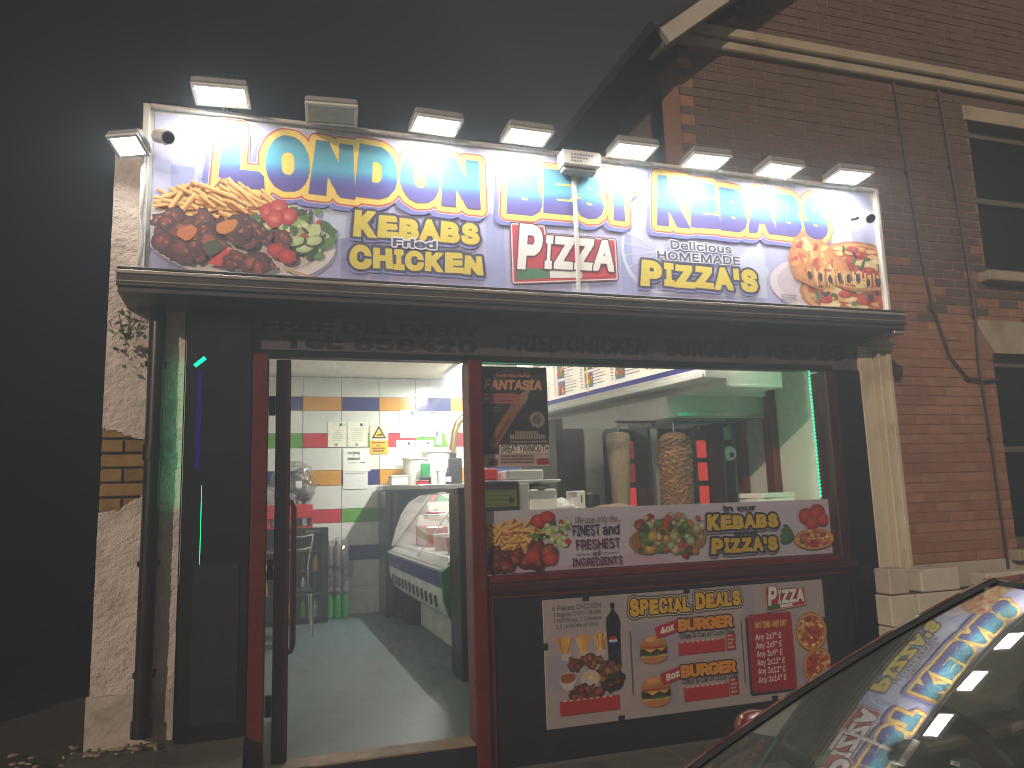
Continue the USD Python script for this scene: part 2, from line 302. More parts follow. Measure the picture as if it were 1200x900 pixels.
def logo_pizza(P, x0, x1, z0, z1):
    """The red pizza badge: white narrow capitals, the first one taller, over a green, white and red band."""
    w, h = x1-x0, z1-z0; q = lambda a, b: (x0+a*w, z0+b*h)
    plate = Polygon([q(0, 0), q(1, .18), q(1, .86), q(.3, .86), q(.29, 1), q(0, 1)])
    P.add(plate.buffer(w*.028), (120, 22, 30)); P.add(plate.buffer(w*.018), (236, 226, 222)); P.add(plate.buffer(w*.006), (198, 34, 48))
    P.add(Polygon([q(.02, .02), q(.34, .1), q(.34, .27), q(.02, .24)]), (58, 120, 62)); P.add(Polygon([q(.34, .1), q(.66, .14), q(.66, .29), q(.34, .27)]), (240, 238, 230)); P.add(Polygon([q(.66, .14), q(.99, .2), q(.99, .3), q(.66, .29)]), (206, 40, 48))
    def lt(ch, a, b, lo, hi):
        g = words(ch, *[x0+t*w for t in (a, b)], z0+lo*h, (hi-lo)*h, bold=False, fat=0.085, slant=0.10, mitre=True); P.add(g.buffer(w*.012), (70, 14, 20)); P.add(g, (246, 244, 238))
    lt('P', .03, .26, .28, .98); lt('I', .29, .36, .30, .82); lt('Z', .38, .57, .31, .82); lt('Z', .58, .77, .32, .82); lt('A', .77, .985, .33, .82)
def outlined(P, shapes, widths, cols, shadow=None):
    g = unary_union(shapes)
    if shadow: P.add(affinity.translate(g.buffer(widths[0]), *shadow[0]), shadow[1])
    for w, c in zip(widths, cols): P.add(g.buffer(w), c)
def gradient_fill(P, g, stops):
    a, b, c, d = g.bounds
    for k in range(14):
        P.add(g.intersection(sbox(a-1, b+(d-b)*k/14, c+1, b+(d-b)*(k+1)/14)), lambda x, z: np.array([np.interp((z-b)/(d-b), [t for t, _ in stops], [lin(cc)[i] for _, cc in stops]) for i in range(3)]), lift=1 if k == 0 else 0)
def shop_word(P, text, x0, x1, z0, z1, first=1.25, **kw):
    """A word in chunky small capitals with a taller first letter; returns each letter's shape."""
    wd = {'I': .55, "'": .35, 'L': .85, 'W': 1.3}; ws = [wd.get(c, 1.0)*(1.12 if i == 0 else 1) for i, c in enumerate(text)]; t = (x1-x0)/sum(ws); x = x0; out = []
    r = random.Random(text)
    for i, (c, w) in enumerate(zip(text, ws)):
        h = (z1-z0)*(1.0 if i == 0 else 1/first) * (1+r.uniform(-.03, .05)); zb = z0 + (z1-z0)*(r.uniform(-.02, .04) + (0.04 if i else 0))
        if c == "'": zb, h = zb + 0*h, h
        f = kw.get('fat', .075); g = words(c, x+.03*t, x+w*t*0.97, zb, h, bold=False, fat=f, mitre=True)
        cx = x+w*t/2; k = r.uniform(.02, .1)
        g = shapely.transform(g, lambda p: np.stack([cx+(p[:, 0]-cx)*(1+k-2*k*(p[:, 1]-zb)/h), p[:, 1]], 1)); g = affinity.rotate(g, r.uniform(-2.5, 2.5)); out.append(g.buffer(0)); x += w*t
    return out

# ================================================================== materials of the place
mat('asphalt', (62, 60, 58), 0.85, vary=.25, scale=30, bump=.5, bscale=220); mat('paving', (112, 104, 94), 0.85, vary=.22, scale=9, bump=.35, bscale=120, dirt=(60, 54, 46))
mat('kerb_stone', (120, 116, 108), 0.8, vary=.18, scale=12, bump=.3); mat('dirty_concrete', (92, 86, 72), 0.9, vary=.28, scale=7, bump=.6, bscale=60, dirt=(56, 58, 40))
mat('alley_earth', (58, 50, 42), 0.95, vary=.35, scale=8, bump=.8, bscale=35)
mat('render_white', (214, 200, 190), 0.9, vary=.10, scale=5, bump=.9, bscale=95, dirt=(150, 132, 118)); mat('smooth_render', (190, 178, 166), 0.85, vary=.12, scale=6, bump=.3, bscale=50, dirt=(120, 108, 96))
mat('old_brick', (150, 116, 66), 0.9, vary=.25, scale=14, bump=.6, bscale=120); mat('old_brick_dark', (128, 98, 58), 0.9, vary=.3, scale=16, bump=.6, bscale=120); mat('mortar', (92, 80, 66), 0.95, vary=.2, scale=20, bump=.5, bscale=150)
for i, c in enumerate([(156, 112, 85), (150, 106, 80), (160, 118, 90), (146, 102, 79)]): mat('house_brick_%d' % i, c, 0.85, vary=.14, scale=11, bump=.35, bscale=140, dirt=(128, 88, 66))
mat('house_mortar', (148, 106, 82), 0.92, vary=.15, scale=16, bump=.4, bscale=120); mat('falloff_brick', (98, 80, 70), .9, vary=.2, scale=9, bump=.4, bscale=130, dirt=(84, 66, 58)); mat('dark_brick', (66, 52, 46), 0.95, vary=.3, scale=6, bump=.4, bscale=60)  # the darker house brick has light falloff and glare painted into its colour
mat('stone_trim', (168, 156, 134), 0.8, vary=.12, scale=8, bump=.2, dirt=(126, 112, 92)); mat('cream_paint', (204, 192, 166), 0.6, vary=.05, scale=6, bump=.02, bscale=60, dirt=(168, 150, 122)); mat('white_block', (206, 198, 180), 0.8, vary=.1, scale=9, bump=.35, bscale=70, dirt=(150, 138, 116))
mat('black_gloss', (20, 19, 22), 0.22, vary=.3, scale=4, bump=.05, bscale=20); mat('black_paint', (27, 26, 30), 0.45, vary=.3, scale=8, bump=.12, bscale=50); mat('header_paint', (84, 80, 84), 0.5, vary=.18, scale=5, bump=.06, dirt=(66, 62, 64))
mat('red_paint', (100, 22, 23), 0.32, vary=.16, scale=9, bump=.08, bscale=45, dirt=(78, 18, 20)); mat('dark_red_paint', (62, 18, 20), 0.35, vary=.2, scale=9, bump=.08)
mat('grey_trim', (176, 168, 160), 0.4, metal=.4, vary=.12, scale=6); mat('canopy_dark', (74, 70, 70), 0.4, vary=.2, scale=6, bump=.06); mat('sign_frame', (214, 210, 202), 0.4, vary=.08, scale=10)
mat('cable_black', (62, 50, 46), 0.6); mat('pipe_black', (24, 20, 22), 0.35, vary=.25, scale=12); mat('white_plastic', (222, 220, 214), 0.35, vary=.04); mat('black_plastic', (26, 26, 28), 0.4); mat('grey_plastic', (146, 146, 146), 0.5, vary=.08); mat('lamp_dead', (176, 172, 160), 0.3, vary=.12, scale=25)
mat('roof_felt', (48, 48, 50), 0.9, vary=.2, bump=.4); mat('verge_white', (176, 170, 160), 0.6, vary=.08, dirt=(160, 152, 138)); mat('window_dark', (10, 11, 12), 0.08, vary=.1); mat('sash_paint', (104, 98, 88), 0.5, vary=.12)
mat('tile_white', (216, 220, 214), 0.16, vary=.035, scale=3); mat('tile_orange', (206, 148, 44), 0.18, vary=.05); mat('tile_blue', (44, 46, 112), 0.18, vary=.06); mat('tile_green', (96, 160, 52), 0.18, vary=.05); mat('tile_red', (192, 40, 52), 0.18, vary=.05); mat('grout', (120, 116, 104), 0.9)
mat('ceiling_white', (222, 218, 208), 0.8, vary=.04); mat('wall_cream', (226, 226, 214), 0.5, vary=.04); mat('vinyl_floor', (86, 103, 104), 0.42, vary=.16, scale=22, bump=.06, bscale=160, dirt=(92, 86, 76)); mat('worn_wood', (150, 128, 104), 0.7, vary=.3, scale=24, bump=.5, bscale=60, stretch=(.4, 3, 3), dirt=(74, 58, 46))
mat('steel', (172, 170, 166), 0.3, metal=1.0, vary=.08, scale=5, stretch=(1, 1, 9)); mat('steel_sheet', (176, 174, 168), 0.42, metal=.35, vary=.08, scale=5, stretch=(1, 1, 6)); mat('steel_dark', (96, 94, 92), 0.42, metal=1.0, vary=.12, scale=5); mat('chrome', (214, 212, 208), 0.12, metal=1.0, vary=.03); mat('brass', (196, 160, 96), 0.24, metal=1.0, vary=.1)
mat('counter_black', (22, 22, 24), 0.3, vary=.25, scale=5); mat('worktop_grey', (120, 116, 112), 0.3, metal=.6); mat('fridge_white', (226, 226, 222), 0.3, vary=.03); mat('fridge_blue', (52, 50, 124), 0.3, vary=.05); mat('fridge_green', (58, 140, 72), 0.35, vary=.05)
mat('chicken_doner', (132, 114, 90), 0.6, vary=.25, scale=26, bump=.7, bscale=70, stretch=(1, 1, .25)); mat('lamb_doner', (140, 100, 60), 0.55, vary=.5, scale=60, bump=1.0, bscale=120); mat('black_iron', (20, 18, 18), 0.5)
mat('paper_white', (226, 228, 222), 0.8, vary=.03); mat('foam_white', (224, 224, 216), 0.7, vary=.03); mat('cup_green', (30, 140, 82), 0.35); mat('red_plastic', (196, 34, 38), 0.35); mat('blue_black', (34, 32, 58), 0.35); mat('bottle_green', (52, 150, 66), 0.2); mat('can_silver', (186, 186, 190), 0.3, metal=.8, vary=.2, scale=30); mat('can_mix', (150, 138, 140), 0.35, metal=.2, vary=.7, scale=30)
mat('car_red', (128, 14, 24), 0.22, vary=.06, coat=1.0); mat('car_black', (16, 16, 17), 0.35); mat('car_rubber', (20, 20, 20), 0.8); mat('car_cloth', (50, 52, 54), 0.9, vary=.2, scale=40); mat('leaf', (74, 104, 42), 0.6, vary=.3, scale=40); mat('litter_pale', (150, 136, 110), 0.9, vary=.2, scale=60)

# ================================================================== ground
struct('road', bx(-60, 60, -30, -2.52, -.3, -.10), 'asphalt')
struct('kerb', bx(-60, 60, -2.516, -2.38, -.3, .006, .012), 'kerb_stone')
struct('pavement', bx(-60, 60, -2.378, .12, -.3, .006), 'kerb_stone')
for r_, (a, b) in enumerate(((-2.37, -1.82), (-1.815, -1.215), (-1.21, -.61), (-.605, -.115))):
    for k in range(9):
        x = -.98 + k*.605 + (.30 if r_ % 2 else 0); d = RNG.uniform(-.003, .003); path = '/World/pavement/' + numbered('/World/pavement', 'paving_slab')
        write(path, bx(x, x+.598, a, b, .0065, .02+d, .004), 'paving', False)
struct('ground', bx(-60, 60, .124, 60, -.3, .0), 'alley_earth')
P = np.zeros((60, 40, 3)); gx, gy = np.meshgrid(np.linspace(-2.3, -.84, 40), np.linspace(-.9, 9, 60))
P[..., 0], P[..., 1] = gx, gy; P[..., 2] = .30 + .10*np.clip(gy, -1, 1)*.5 + .05*meshkit.fbm(np.stack([gx*2, gy*2, gx*0], -1), 4); P[0, :, 2] = .02
struct('alley_ground', gridmesh(P), 'alley_earth', smooth=True)
gx, gy = np.meshgrid(np.linspace(-.86, -.06, 50), np.linspace(-.75, .0, 46)); n = meshkit.fbm(np.stack([gx*6, gy*6, gx*0], -1), 4)
P = np.stack([gx, gy, .355 + .03*n], -1); P[0, :, 2] = .02; P[0, :, 1] -= .04
struct('raised_step', gridmesh(P), 'dirty_concrete', smooth=True)

# ================================================================== the shop building
T = Thing('shop_building', 'single storey takeaway shop with white rendered corner and tiled interior', 'shop')
hole = Polygon([(-.80, 1.975), (-.73, 1.955), (-.66, 1.93), (-.57, 1.905), (-.55, 1.90), (-.55, 1.66), (-.60, 1.61), (-.66, 1.585), (-.70, 1.545), (-.80, 1.535)])
def rendered(x0, x1, z0, z1, cut, y=0.0, amp=.012, d=.0095):
    nx, nz = int((x1-x0)/d)+1, int((z1-z0)/d)+1; gx, gz = np.meshgrid(np.linspace(x0, x1, nx), np.linspace(z0, z1, nz))
    q = np.stack([gx*55, gx*0, gz*55], -1); q2 = np.stack([gx*9, gx*0+3, gz*9], -1)
    P = np.stack([gx, y - amp*meshkit.fbm(q, 3) - .012*meshkit.fbm(q2, 3, 5), gz], -1); m = gridmesh(P)
    if cut is not None:
        c = m.triangles_center; m.update_faces(~shapely.contains_xy(cut, c[:, 0] + .008*(meshkit.noise(c*[60, 0, 60])-.5), c[:, 2] + .012*(meshkit.noise(c*[45, 0, 45], 3)-.5)))
    return m
w = T.part('corner_wall', bx(-.80, -.41, .032, .32, .0, 3.62), 'mortar')
T.part('render_coat', rendered(-.80, -.41, .62, 3.62, hole, .012), 'render_white', w, smooth=True)
T.part('render_base', [rendered(-.815, -.41, .30, .62, None, .004, .004), bx(-.815, -.41, .010, .03, .28, .621)], 'smooth_render', w, smooth=40)
k = 0
for row in range(6):
    z = 1.535 + row*.077; off = 0 if row % 2 else -.11
    for i in range(4):
        a, b = max(-.80, -.80+off+i*.222), min(-.53, -.80+off+i*.222+.212)
        if b-a > .03:
            T.part('brick', bx(a, b, .006 + RNG.uniform(0, .008), .033, z+.004, z+.068, .004), ('old_brick', 'old_brick_dark')[k % 2], w); k += 1
T.part('side_wall', bx(-.80, -.45, .324, 5.9, 0, 3.55), 'smooth_render')
T.part('front_parapet', bx(-.41, 4.24, .105, .30, 2.64, 3.62), 'smooth_render')
T.part('roof', bx(-.80, 4.24, .304, 5.98, 3.30, 3.42), 'roof_felt')
T.part('left_wall', bx(-.446, -.30, .125, 5.80, .17, 3.20), 'wall_cream')
T.part('ceiling', bx(-.446, 4.19, .125, 5.80, 3.205, 3.29), 'ceiling_white')
rw = T.part('right_wall', bx(4.12, 4.24, .125, 5.80, .0, 3.20), 'wall_cream')
T.part('wall_post', bx(4.06, 4.118, 1.36, 1.47, .17, 2.9, .006), 'red_paint', rw); T.part('wall_post', bx(4.05, 4.118, .92, 1.04, .17, 2.9, .006), 'red_paint', rw)
bw = T.part('back_wall', bx(-.45, 4.24, 5.705, 5.95, 0, 3.20), 'grout')
rows = [(3.20, 2.94, 'w'), (2.94, 2.76, 'a'), (2.76, 2.462, 'w'), (2.462, 2.277, 'b'), (2.277, 1.984, 'w'), (1.984, 1.788, 'a'), (1.788, 1.488, 'w'), (1.488, 1.317, 'b'), (1.317, 1.02, 'w'), (1.02, .838, 'a'), (.838, .51, 'w'), (.51, .17, 'w')]
for zt, zb, kd in rows:
    for c in range(-1, 9):
        a, b = max(.01+.49*c, -.30), min(.01+.49*(c+1), 4.118); m_ = {'w': 'tile_white', 'a': ('tile_blue', 'tile_orange')[c % 2], 'b': ('tile_green', 'tile_red')[c % 2]}[kd]
        if b-a > .03: T.part('tile', bx(a+.003, b-.003, 5.690+RNG.uniform(0, .0025), 5.704, zb+.003, zt-.003, .002), m_, bw)
T.close()
struct('shop_floor', bx(-.446, 4.118, .102, 5.704, .02, .17), 'vinyl_floor')

# ================================================================== shopfront
T = Thing('shopfront', 'black and red shopfront with open doorway, wide window and dark header board', 'shopfront')
T.part('left_pilaster', [bx(-.395, -.052, -.085, .10, .0, 2.615, .008)], 'black_gloss')
T.part('side_panel', bx(-.33, -.10, -.094, -.0852, .45, 1.25, .003), 'black_paint')
hb = T.part('header_board', [bx(-.395, 4.128, -.028, .10, 2.384, 2.615, .004)], 'header_paint')
T.part('header_trim', bx(-.048, 3.888, -.052, -.0285, 2.372, 2.412, .004), 'black_gloss', hb)
for txt, a, b, z, h in (('FREE DELIVERY', -.02, 1.27, 2.528, .066), ('Tel: 858420', .10, 1.25, 2.432, .066), ('FRIED CHICKEN', 1.44, 2.42, 2.455, .105), ('BURGERS', 2.56, 3.22, 2.455, .105), ('KEBABS', 3.36, 4.02, 2.455, .105)):
    P_ = Print(-.0295, .0002); g = words(txt, a, b, z, h, fat=.05, slant=.12 if 'F' == txt[0] and 'D' in txt else 0); P_.add(affinity.translate(g, .007, -.006), (124, 108, 86)); P_.add(g, (18, 18, 22))
    T.part('header_lettering', P_.mesh(), 'print_board', hb)
T.part('door_post', bx(-.050, .034, -.095, .10, .0, 2.383, .008), 'red_paint'); T.part('door_post', bx(1.182, 1.268, -.075, .10, .0, 2.383, .008), 'red_paint')
th = T.part('threshold', bx(.036, 1.180, -.06, .10, .02, .168, .006), 'black_paint'); T.part('worn_strip', bx(.036, 1.180, -.068, .098, .1685, .180, .003), 'worn_wood', th)
d = T.part('door', [bx(.074, .156, .03, .078, .185, 2.37, .006), bx(.093, .137, .08, .96, .185, .30, .004), bx(.093, .137, .08, .96, 2.27, 2.37, .004), bx(.091, .139, .90, .98, .185, 2.37, .004)], 'dark_red_paint')
T.part('pane', bx(.112, .118, .08, .90, .30, 2.27), 'shop_glass', d); T.part('handle', [tube([(.145, .84, .60), (.20, .84, .62), (.21, .84, .66), (.21, .84, 1.52), (.20, .84, 1.56), (.145, .84, 1.58)], .020, 10)], 'red_paint', d, smooth=50)
for z in (.42, 1.14, 2.05): T.part('hinge', bx(.037, .073, .036, .07, z, z+.11, .003), 'black_plastic', d)
T.part('stall_riser', bx(1.270, 3.90, -.012, .10, .0, 1.0), 'black_paint')
T.part('riser_trim', [bx(1.270, 1.315, -.034, -.013, .02, .955, .004), bx(1.270, 3.888, -.036, -.013, .957, .998, .004)], 'red_paint')
T.part('window_sill', bx(1.270, 3.90, -.105, .10, 1.001, 1.048, .008), 'dark_red_paint'); T.part('sill_rail', bx(1.272, 3.80, -.040, .05, 1.049, 1.090, .005), 'red_paint')
T.part('window_frame', [bx(3.806, 3.888, -.062, .10, 1.049, 2.371, .006)], 'dark_red_paint')
T.part('window_pane', bx(1.272, 3.804, .010, .016, 1.092, 2.383), 'shop_glass')
T.part('right_pilaster', bx(3.892, 4.128, -.05, .10, .0, 2.383, .008), 'black_gloss')
cp = T.part('end_pilaster', [bx(4.132, 4.262, -.045, .19, .86, 2.52, .006), bx(4.264, 4.292, -.095, .19, .80, 2.52, .006), bx(4.346, 4.385, -.095, .19, .80, 2.52, .006), bx(4.292, 4.346, -.074, .19, .80, 2.52)], 'cream_paint')
T.part('capital', [bx(4.255, 4.395, -.11, .19, 2.522, 2.56, .006), bx(4.24, 4.41, -.13, .19, 2.561, 2.60, .008), bx(4.115, 4.258, -.06, .19, 2.522, 2.56, .006)], 'cream_paint', cp)
T.close()

T = Thing('shop_canopy', 'long dark ledge with pale metal lip running under the big sign', 'canopy')
T.part('box', prism_yz(Polygon([(-.35, 2.628), (-.35, 2.715), (.10, 2.74), (.10, 2.618), (-.03, 2.618)]), -.70, 4.275), 'canopy_dark')
T.part('lip', [bx(-.705, 4.28, -.366, -.351, 2.655, 2.732, .003), bx(-.705, 4.28, -.366, .10, 2.742, 2.756, .002)], 'canopy_dark')
T.part('edge_trim', [bx(-.712, 4.287, -.374, -.367, 2.718, 2.736, .002), bx(-.712, 4.287, -.372, -.3665, 2.676, 2.682, .001)], 'grey_trim')
T.part('end_bracket', bx(4.20, 4.30, -.33, -.02, 2.60, 2.6275, .004), 'grey_trim')
T.part('end_box', bx(-.66, -.56, -.05, .02, 2.40, 2.50, .006), 'smooth_render')
T.close()

# ================================================================== the big fascia sign
SX0, SX1, SZ0, SZ1, SY = -.612, 4.345, 2.765, 3.735, -.12
T = Thing('fascia_sign', 'long pale lilac sign reading LONDON BEST KEBABS with food pictures', 'sign')
pn = T.part('panel', bx(SX0, SX1, SY+.002, SY+.03, SZ0, SZ1), 'white_plastic')
Pp = Print(SY, .00025); rng = random.Random(11)
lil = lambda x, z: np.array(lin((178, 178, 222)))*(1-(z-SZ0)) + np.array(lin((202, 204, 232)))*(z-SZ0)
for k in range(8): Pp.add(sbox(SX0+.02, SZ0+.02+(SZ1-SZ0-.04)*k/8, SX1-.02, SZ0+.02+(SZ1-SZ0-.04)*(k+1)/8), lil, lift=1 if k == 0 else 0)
pale, dim = (204, 214, 236), (160, 168, 216)
sky_ = [sbox(a, SZ0+.02, b, z) for a, b, z in ((-.5, -.38, 3.42), (-.36, -.3, 3.36), (.42, .56, 3.18), (.6, .7, 3.3), (1.3, 1.42, 3.3), (1.88, 1.97, 3.35), (2.22, 2.30, 3.38), (3.2, 3.3, 3.1), (3.0, 3.06, 3.3))]
Pp.add(unary_union(sky_), dim)
Pp.add(unary_union([sbox(.62, 3.05, 1.2, 3.12), Polygon([(.3, 3.3), (.62, 3.5), (.66, 3.12), (.34, 3.05)]), sbox(1.86, SZ0+.03, 1.98, 3.5), Polygon([(1.86, 3.5), (1.98, 3.5), (1.92, 3.68)]), Polygon([(2.9, 2.95), (3.3, 3.3), (3.36, 3.05), (3.28, 2.9)]), sbox(2.9, 2.86, 3.33, 2.98)]), pale)
wheel = Point(2.52, 3.14).buffer(.30).difference(Point(2.52, 3.14).buffer(.275)); wheel = unary_union([wheel] + [LineString([(2.52, 3.14), (2.52+.28*math.cos(a), 3.14+.28*math.sin(a))]).buffer(.004) for a in np.arange(0, 6.28, .3)]); Pp.add(wheel, pale)
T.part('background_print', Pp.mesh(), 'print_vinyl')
# food on the left: a plate of chips, kebab and salad
Pp = Print(SY-.004, .00003); cl = sbox(SX0+.022, SZ0+.022, SX1-.022, SZ1-.02)
plate = affinity.rotate(affinity.scale(Point(-.13, 3.045).buffer(.5, 32), 1.04, .53), -4)
Pp.add(affinity.translate(plate, .01, -.02).intersection(cl), (150, 146, 170)); Pp.add(plate.intersection(cl), (238, 232, 226)); Pp.add(affinity.scale(plate, .88, .84).intersection(cl), (214, 204, 200)); Pp.add(affinity.scale(plate, .84, .8).intersection(cl), (232, 224, 218))
def inb(x, z): return SX0+.05 < x < .42
chips(Pp, -.28, 3.21, .27, .10, 120, rng, .25, .9, .12, .012); chips(Pp, -.14, 3.25, .2, .07, 60, rng, -.3, .6, .13, .012)
salad(Pp, .20, 3.08, .15, .13, 60, rng); salad(Pp, .08, 3.14, .14, .08, 26, rng)
for x, z in ((.02, 3.18), (.07, 3.21), (.12, 3.17), (.05, 3.15)): Pp.blob(x, z, .06, .05, (236, 92, 66), (176, 30, 26), rng.uniform(0, 3), .06); Pp.blob(x, z-.005, .03, .022, (244, 150, 110), (214, 70, 50), 0, .2)
for x, z in ((.22, 2.985), (.27, 3.03), (.17, 3.02)): Pp.blob(x, z, .06, .035, (60, 96, 42), (34, 62, 28), .3, .05); Pp.blob(x-.005, z+.005, .05, .028, (214, 226, 168), (176, 200, 120), .3, .05)
meat(Pp, -.33, 3.06, .22, .06, 22, rng, .06, ((150, 70, 34), (190, 104, 48), (132, 56, 30))); meat(Pp, -.38, 2.96, .15, .05, 16, rng, .065); meat(Pp, -.03, 3.04, .16, .05, 14, rng, .055, ((168, 86, 44), (140, 60, 32)))
for x, z, c in ((-.40, 3.03, (216, 122, 44)), (-.2, 3.08, (224, 138, 52)), (-.27, 2.95, (70, 84, 40))): Pp.add(wavy(x, z, .055, .04, 14, .15, rng, 30), c)
Pp.add(Polygon([(-.30, 2.86), (-.19, 2.965), (-.13, 2.93), (-.16, 2.84)]), (214, 64, 44)); Pp.add(Polygon([(-.19, 2.965), (-.13, 2.93), (-.15, 2.90), (-.2, 2.94)]), (240, 130, 90))
meat(Pp, -.06, 2.88, .16, .035, 18, rng, .05, ((168, 66, 40), (132, 48, 30), (190, 92, 52)))
for x, z in ((.06, 2.96), (.12, 2.93)): Pp.blob(x, z, .05, .045, (232, 74, 50), (160, 24, 22), 0, .06)
Pp.add(LineString([(.1, 2.86), (.31, 2.80)]).buffer(.006), (206, 160, 96))
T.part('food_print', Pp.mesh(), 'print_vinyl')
# pizza on the right
Pp = Print(SY-.004, .00004); Pp.add(affinity.scale(Point(3.86, 2.98).buffer(.5, 32), 1.0, .44).intersection(cl), (232, 222, 226)); Pp.add(affinity.scale(Point(3.88, 2.99).buffer(.46, 32), 1.0, .4).intersection(cl), (214, 200, 206))
pizza(Pp, 4.06, 2.93, .46, rng, .42, cl); pizza(Pp, 4.15, 3.14, .42, rng, .45, cl)
sl = Polygon([(3.54, 3.16), (3.60, 3.30), (3.68, 3.36), (3.78, 3.33), (4.00, 3.16), (4.05, 3.06), (3.72, 2.98), (3.58, 3.03)])
Pp.add(sl.buffer(.02), (204, 132, 60)); Pp.add(sl.buffer(-.015), (226, 150, 76))
for _ in range(80):
    x, z = rng.uniform(3.56, 4.2), rng.uniform(3.0, 3.33)
    if sl.buffer(-.02).contains(Point(x, z)): Pp.add(wavy(x, z, .035, .02, 10, .3, rng, rng.uniform(0, 180)), jit(rng.choice([(244, 206, 120), (232, 166, 80), (210, 96, 56), (196, 64, 44), (246, 222, 160)]), .06, rng))
for i in range(22):
    x = 3.70+i*.028+rng.uniform(-.008, .008); zt = 3.07+rng.uniform(-.01, .03); Pp.add(Polygon([(x-.006, zt), (x+.012, zt), (x+.005, zt-.09-rng.random()*.05), (x, zt-.09)]).intersection(cl), jit((248, 218, 140), .06, rng))
    if i % 3 == 0: Pp.add(wavy(x, zt-.05, .02, .035, 9, .2, rng), (70, 40, 44))
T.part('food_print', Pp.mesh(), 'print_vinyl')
# lettering
stops = [(0, (78, 60, 140)), (.22, (80, 70, 156)), (.34, (64, 110, 184)), (.5, (76, 182, 208)), (.75, (66, 164, 182)), (1, (36, 112, 134))]
for txt, a, b, zb, zt in (('LONDON', -.255, 1.275, 3.345, 3.625), ('BEST', 1.44, 2.33, 3.345, 3.615), ('KEBABS', 2.50, 3.90, 3.345, 3.625)):
    Pp = Print(SY-.009, .0003); L = shop_word(Pp, txt, a, b, zb, zt, 1.10, fat=.135)
    outlined(Pp, L, (.050, .046, .036), ((240, 236, 240), (206, 70, 40), (250, 214, 84)), ((-.028, -.026), (120, 122, 196)))
    for g in L: gradient_fill(Pp, g, stops)
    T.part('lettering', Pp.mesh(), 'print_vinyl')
for txt, a, b, zb, zt, f1 in (('KEBABS', .49, 1.26, 3.095, 3.225, 1.18), ('CHICKEN', .465, 1.275, 2.905, 3.02, 1.15), ("PIZZA'S", 2.35, 3.26, 2.905, 3.05, 1.15)):
    Pp = Print(SY-.009, .0003); L = shop_word(Pp, txt, a, b, zb, zt, f1, fat=.115); outlined(Pp, L, (.016,), ((44, 42, 70),), ((-.010, -.012), (128, 130, 190))); Pp.add(unary_union(L), (226, 204, 44)); T.part('lettering', Pp.mesh(), 'print_vinyl')
Pp = Print(SY-.012, .0003); g = words('Fried', .72, .985, 3.043, .046, fat=.04); Pp.add(g.buffer(.008), (236, 236, 246)); Pp.add(g, (56, 54, 74)); T.part('lettering', Pp.mesh(), 'print_vinyl')
for txt, a, b, z, h in (('Delicious', 2.59, 3.06, 3.165, .055), ('HOMEMADE', 2.485, 3.12, 3.085, .055)): Pp = Print(SY-.009, .0003); g = words(txt, a, b, z, h, bold=False); Pp.add(g.buffer(.009), (226, 226, 242)); Pp.add(g.buffer(.002), (60, 60, 78)); T.part('lettering', Pp.mesh(), 'print_vinyl')
Pp = Print(SY-.009, .0003)
for i in range(4): Pp.add(unary_union([sbox(3.44+j*.018+rng.random()*.004, 2.835+i*.017, 3.453+j*.018, 2.844+i*.017) for j in range(7 if i else 5)]), (80, 78, 96))
T.part('small_print', Pp.mesh(), 'print_vinyl')
Pp = Print(SY-.009, .0003); logo_pizza(Pp, 1.475, 2.17, 2.87, 3.235); T.part('badge_print', Pp.mesh(), 'print_vinyl')
fr = [bx(SX0-.035, SX0, SY-.03, .10, SZ0-.005, SZ1+.02, .004), bx(SX1, SX1+.03, SY-.03, .10, SZ0-.005, SZ1+.02, .004), bx(SX0+.001, SX1-.001, SY-.028, SY+.04, SZ1, SZ1+.022, .003), bx(SX0+.001, SX1-.001, SY-.026, SY+.04, SZ0-.004, SZ0+.012, .003)]
T.part('frame', fr, 'sign_frame'); T.part('joint_strip', bx(1.888, 1.915, SY-.026, SY-.0135, SZ0+.013, 3.59, .003), 'sign_frame')
T.part('side_cable', tube([(SX1-.03, SY-.045, 3.50), (SX1-.012, SY-.04, 3.3), (SX1-.02, SY-.04, 3.1), (SX1-.004, SY-.04, 2.95), (SX1-.01, SY-.04, 2.79)], .006, 6), 'sign_frame')
T.part('side_cable', tube([(SX0-.02, SY-.045, 3.48), (SX0-.012, SY-.04, 3.3), (SX0-.03, SY-.04, 3.1), (SX0-.012, SY-.04, 2.95), (SX0-.04, SY-.04, 2.79)], .006, 6), 'sign_frame')
T.close()

T = Thing('alarm_box', 'small worn white box with faded print at the top centre of the sign', 'alarm box')
T.part('cover', bx(1.785, 2.05, SY-.13, SY-.028, 3.625, 3.728, .008), 'white_plastic'); T.part('base', bx(1.80, 2.03, SY-.10, SY-.028, 3.595, 3.624, .006), 'grey_plastic')
Pp = Print(SY-.1312, .0002); rng = random.Random(5)
for i in range(3): Pp.add(unary_union([sbox(1.84+j*.02, 3.69-i*.022, 1.853+j*.02+rng.random()*.004, 3.702-i*.022) for j in range(8-2*i)]), (150, 132, 138))
T.part('faded_print', Pp.mesh(), 'print_vinyl'); T.close()

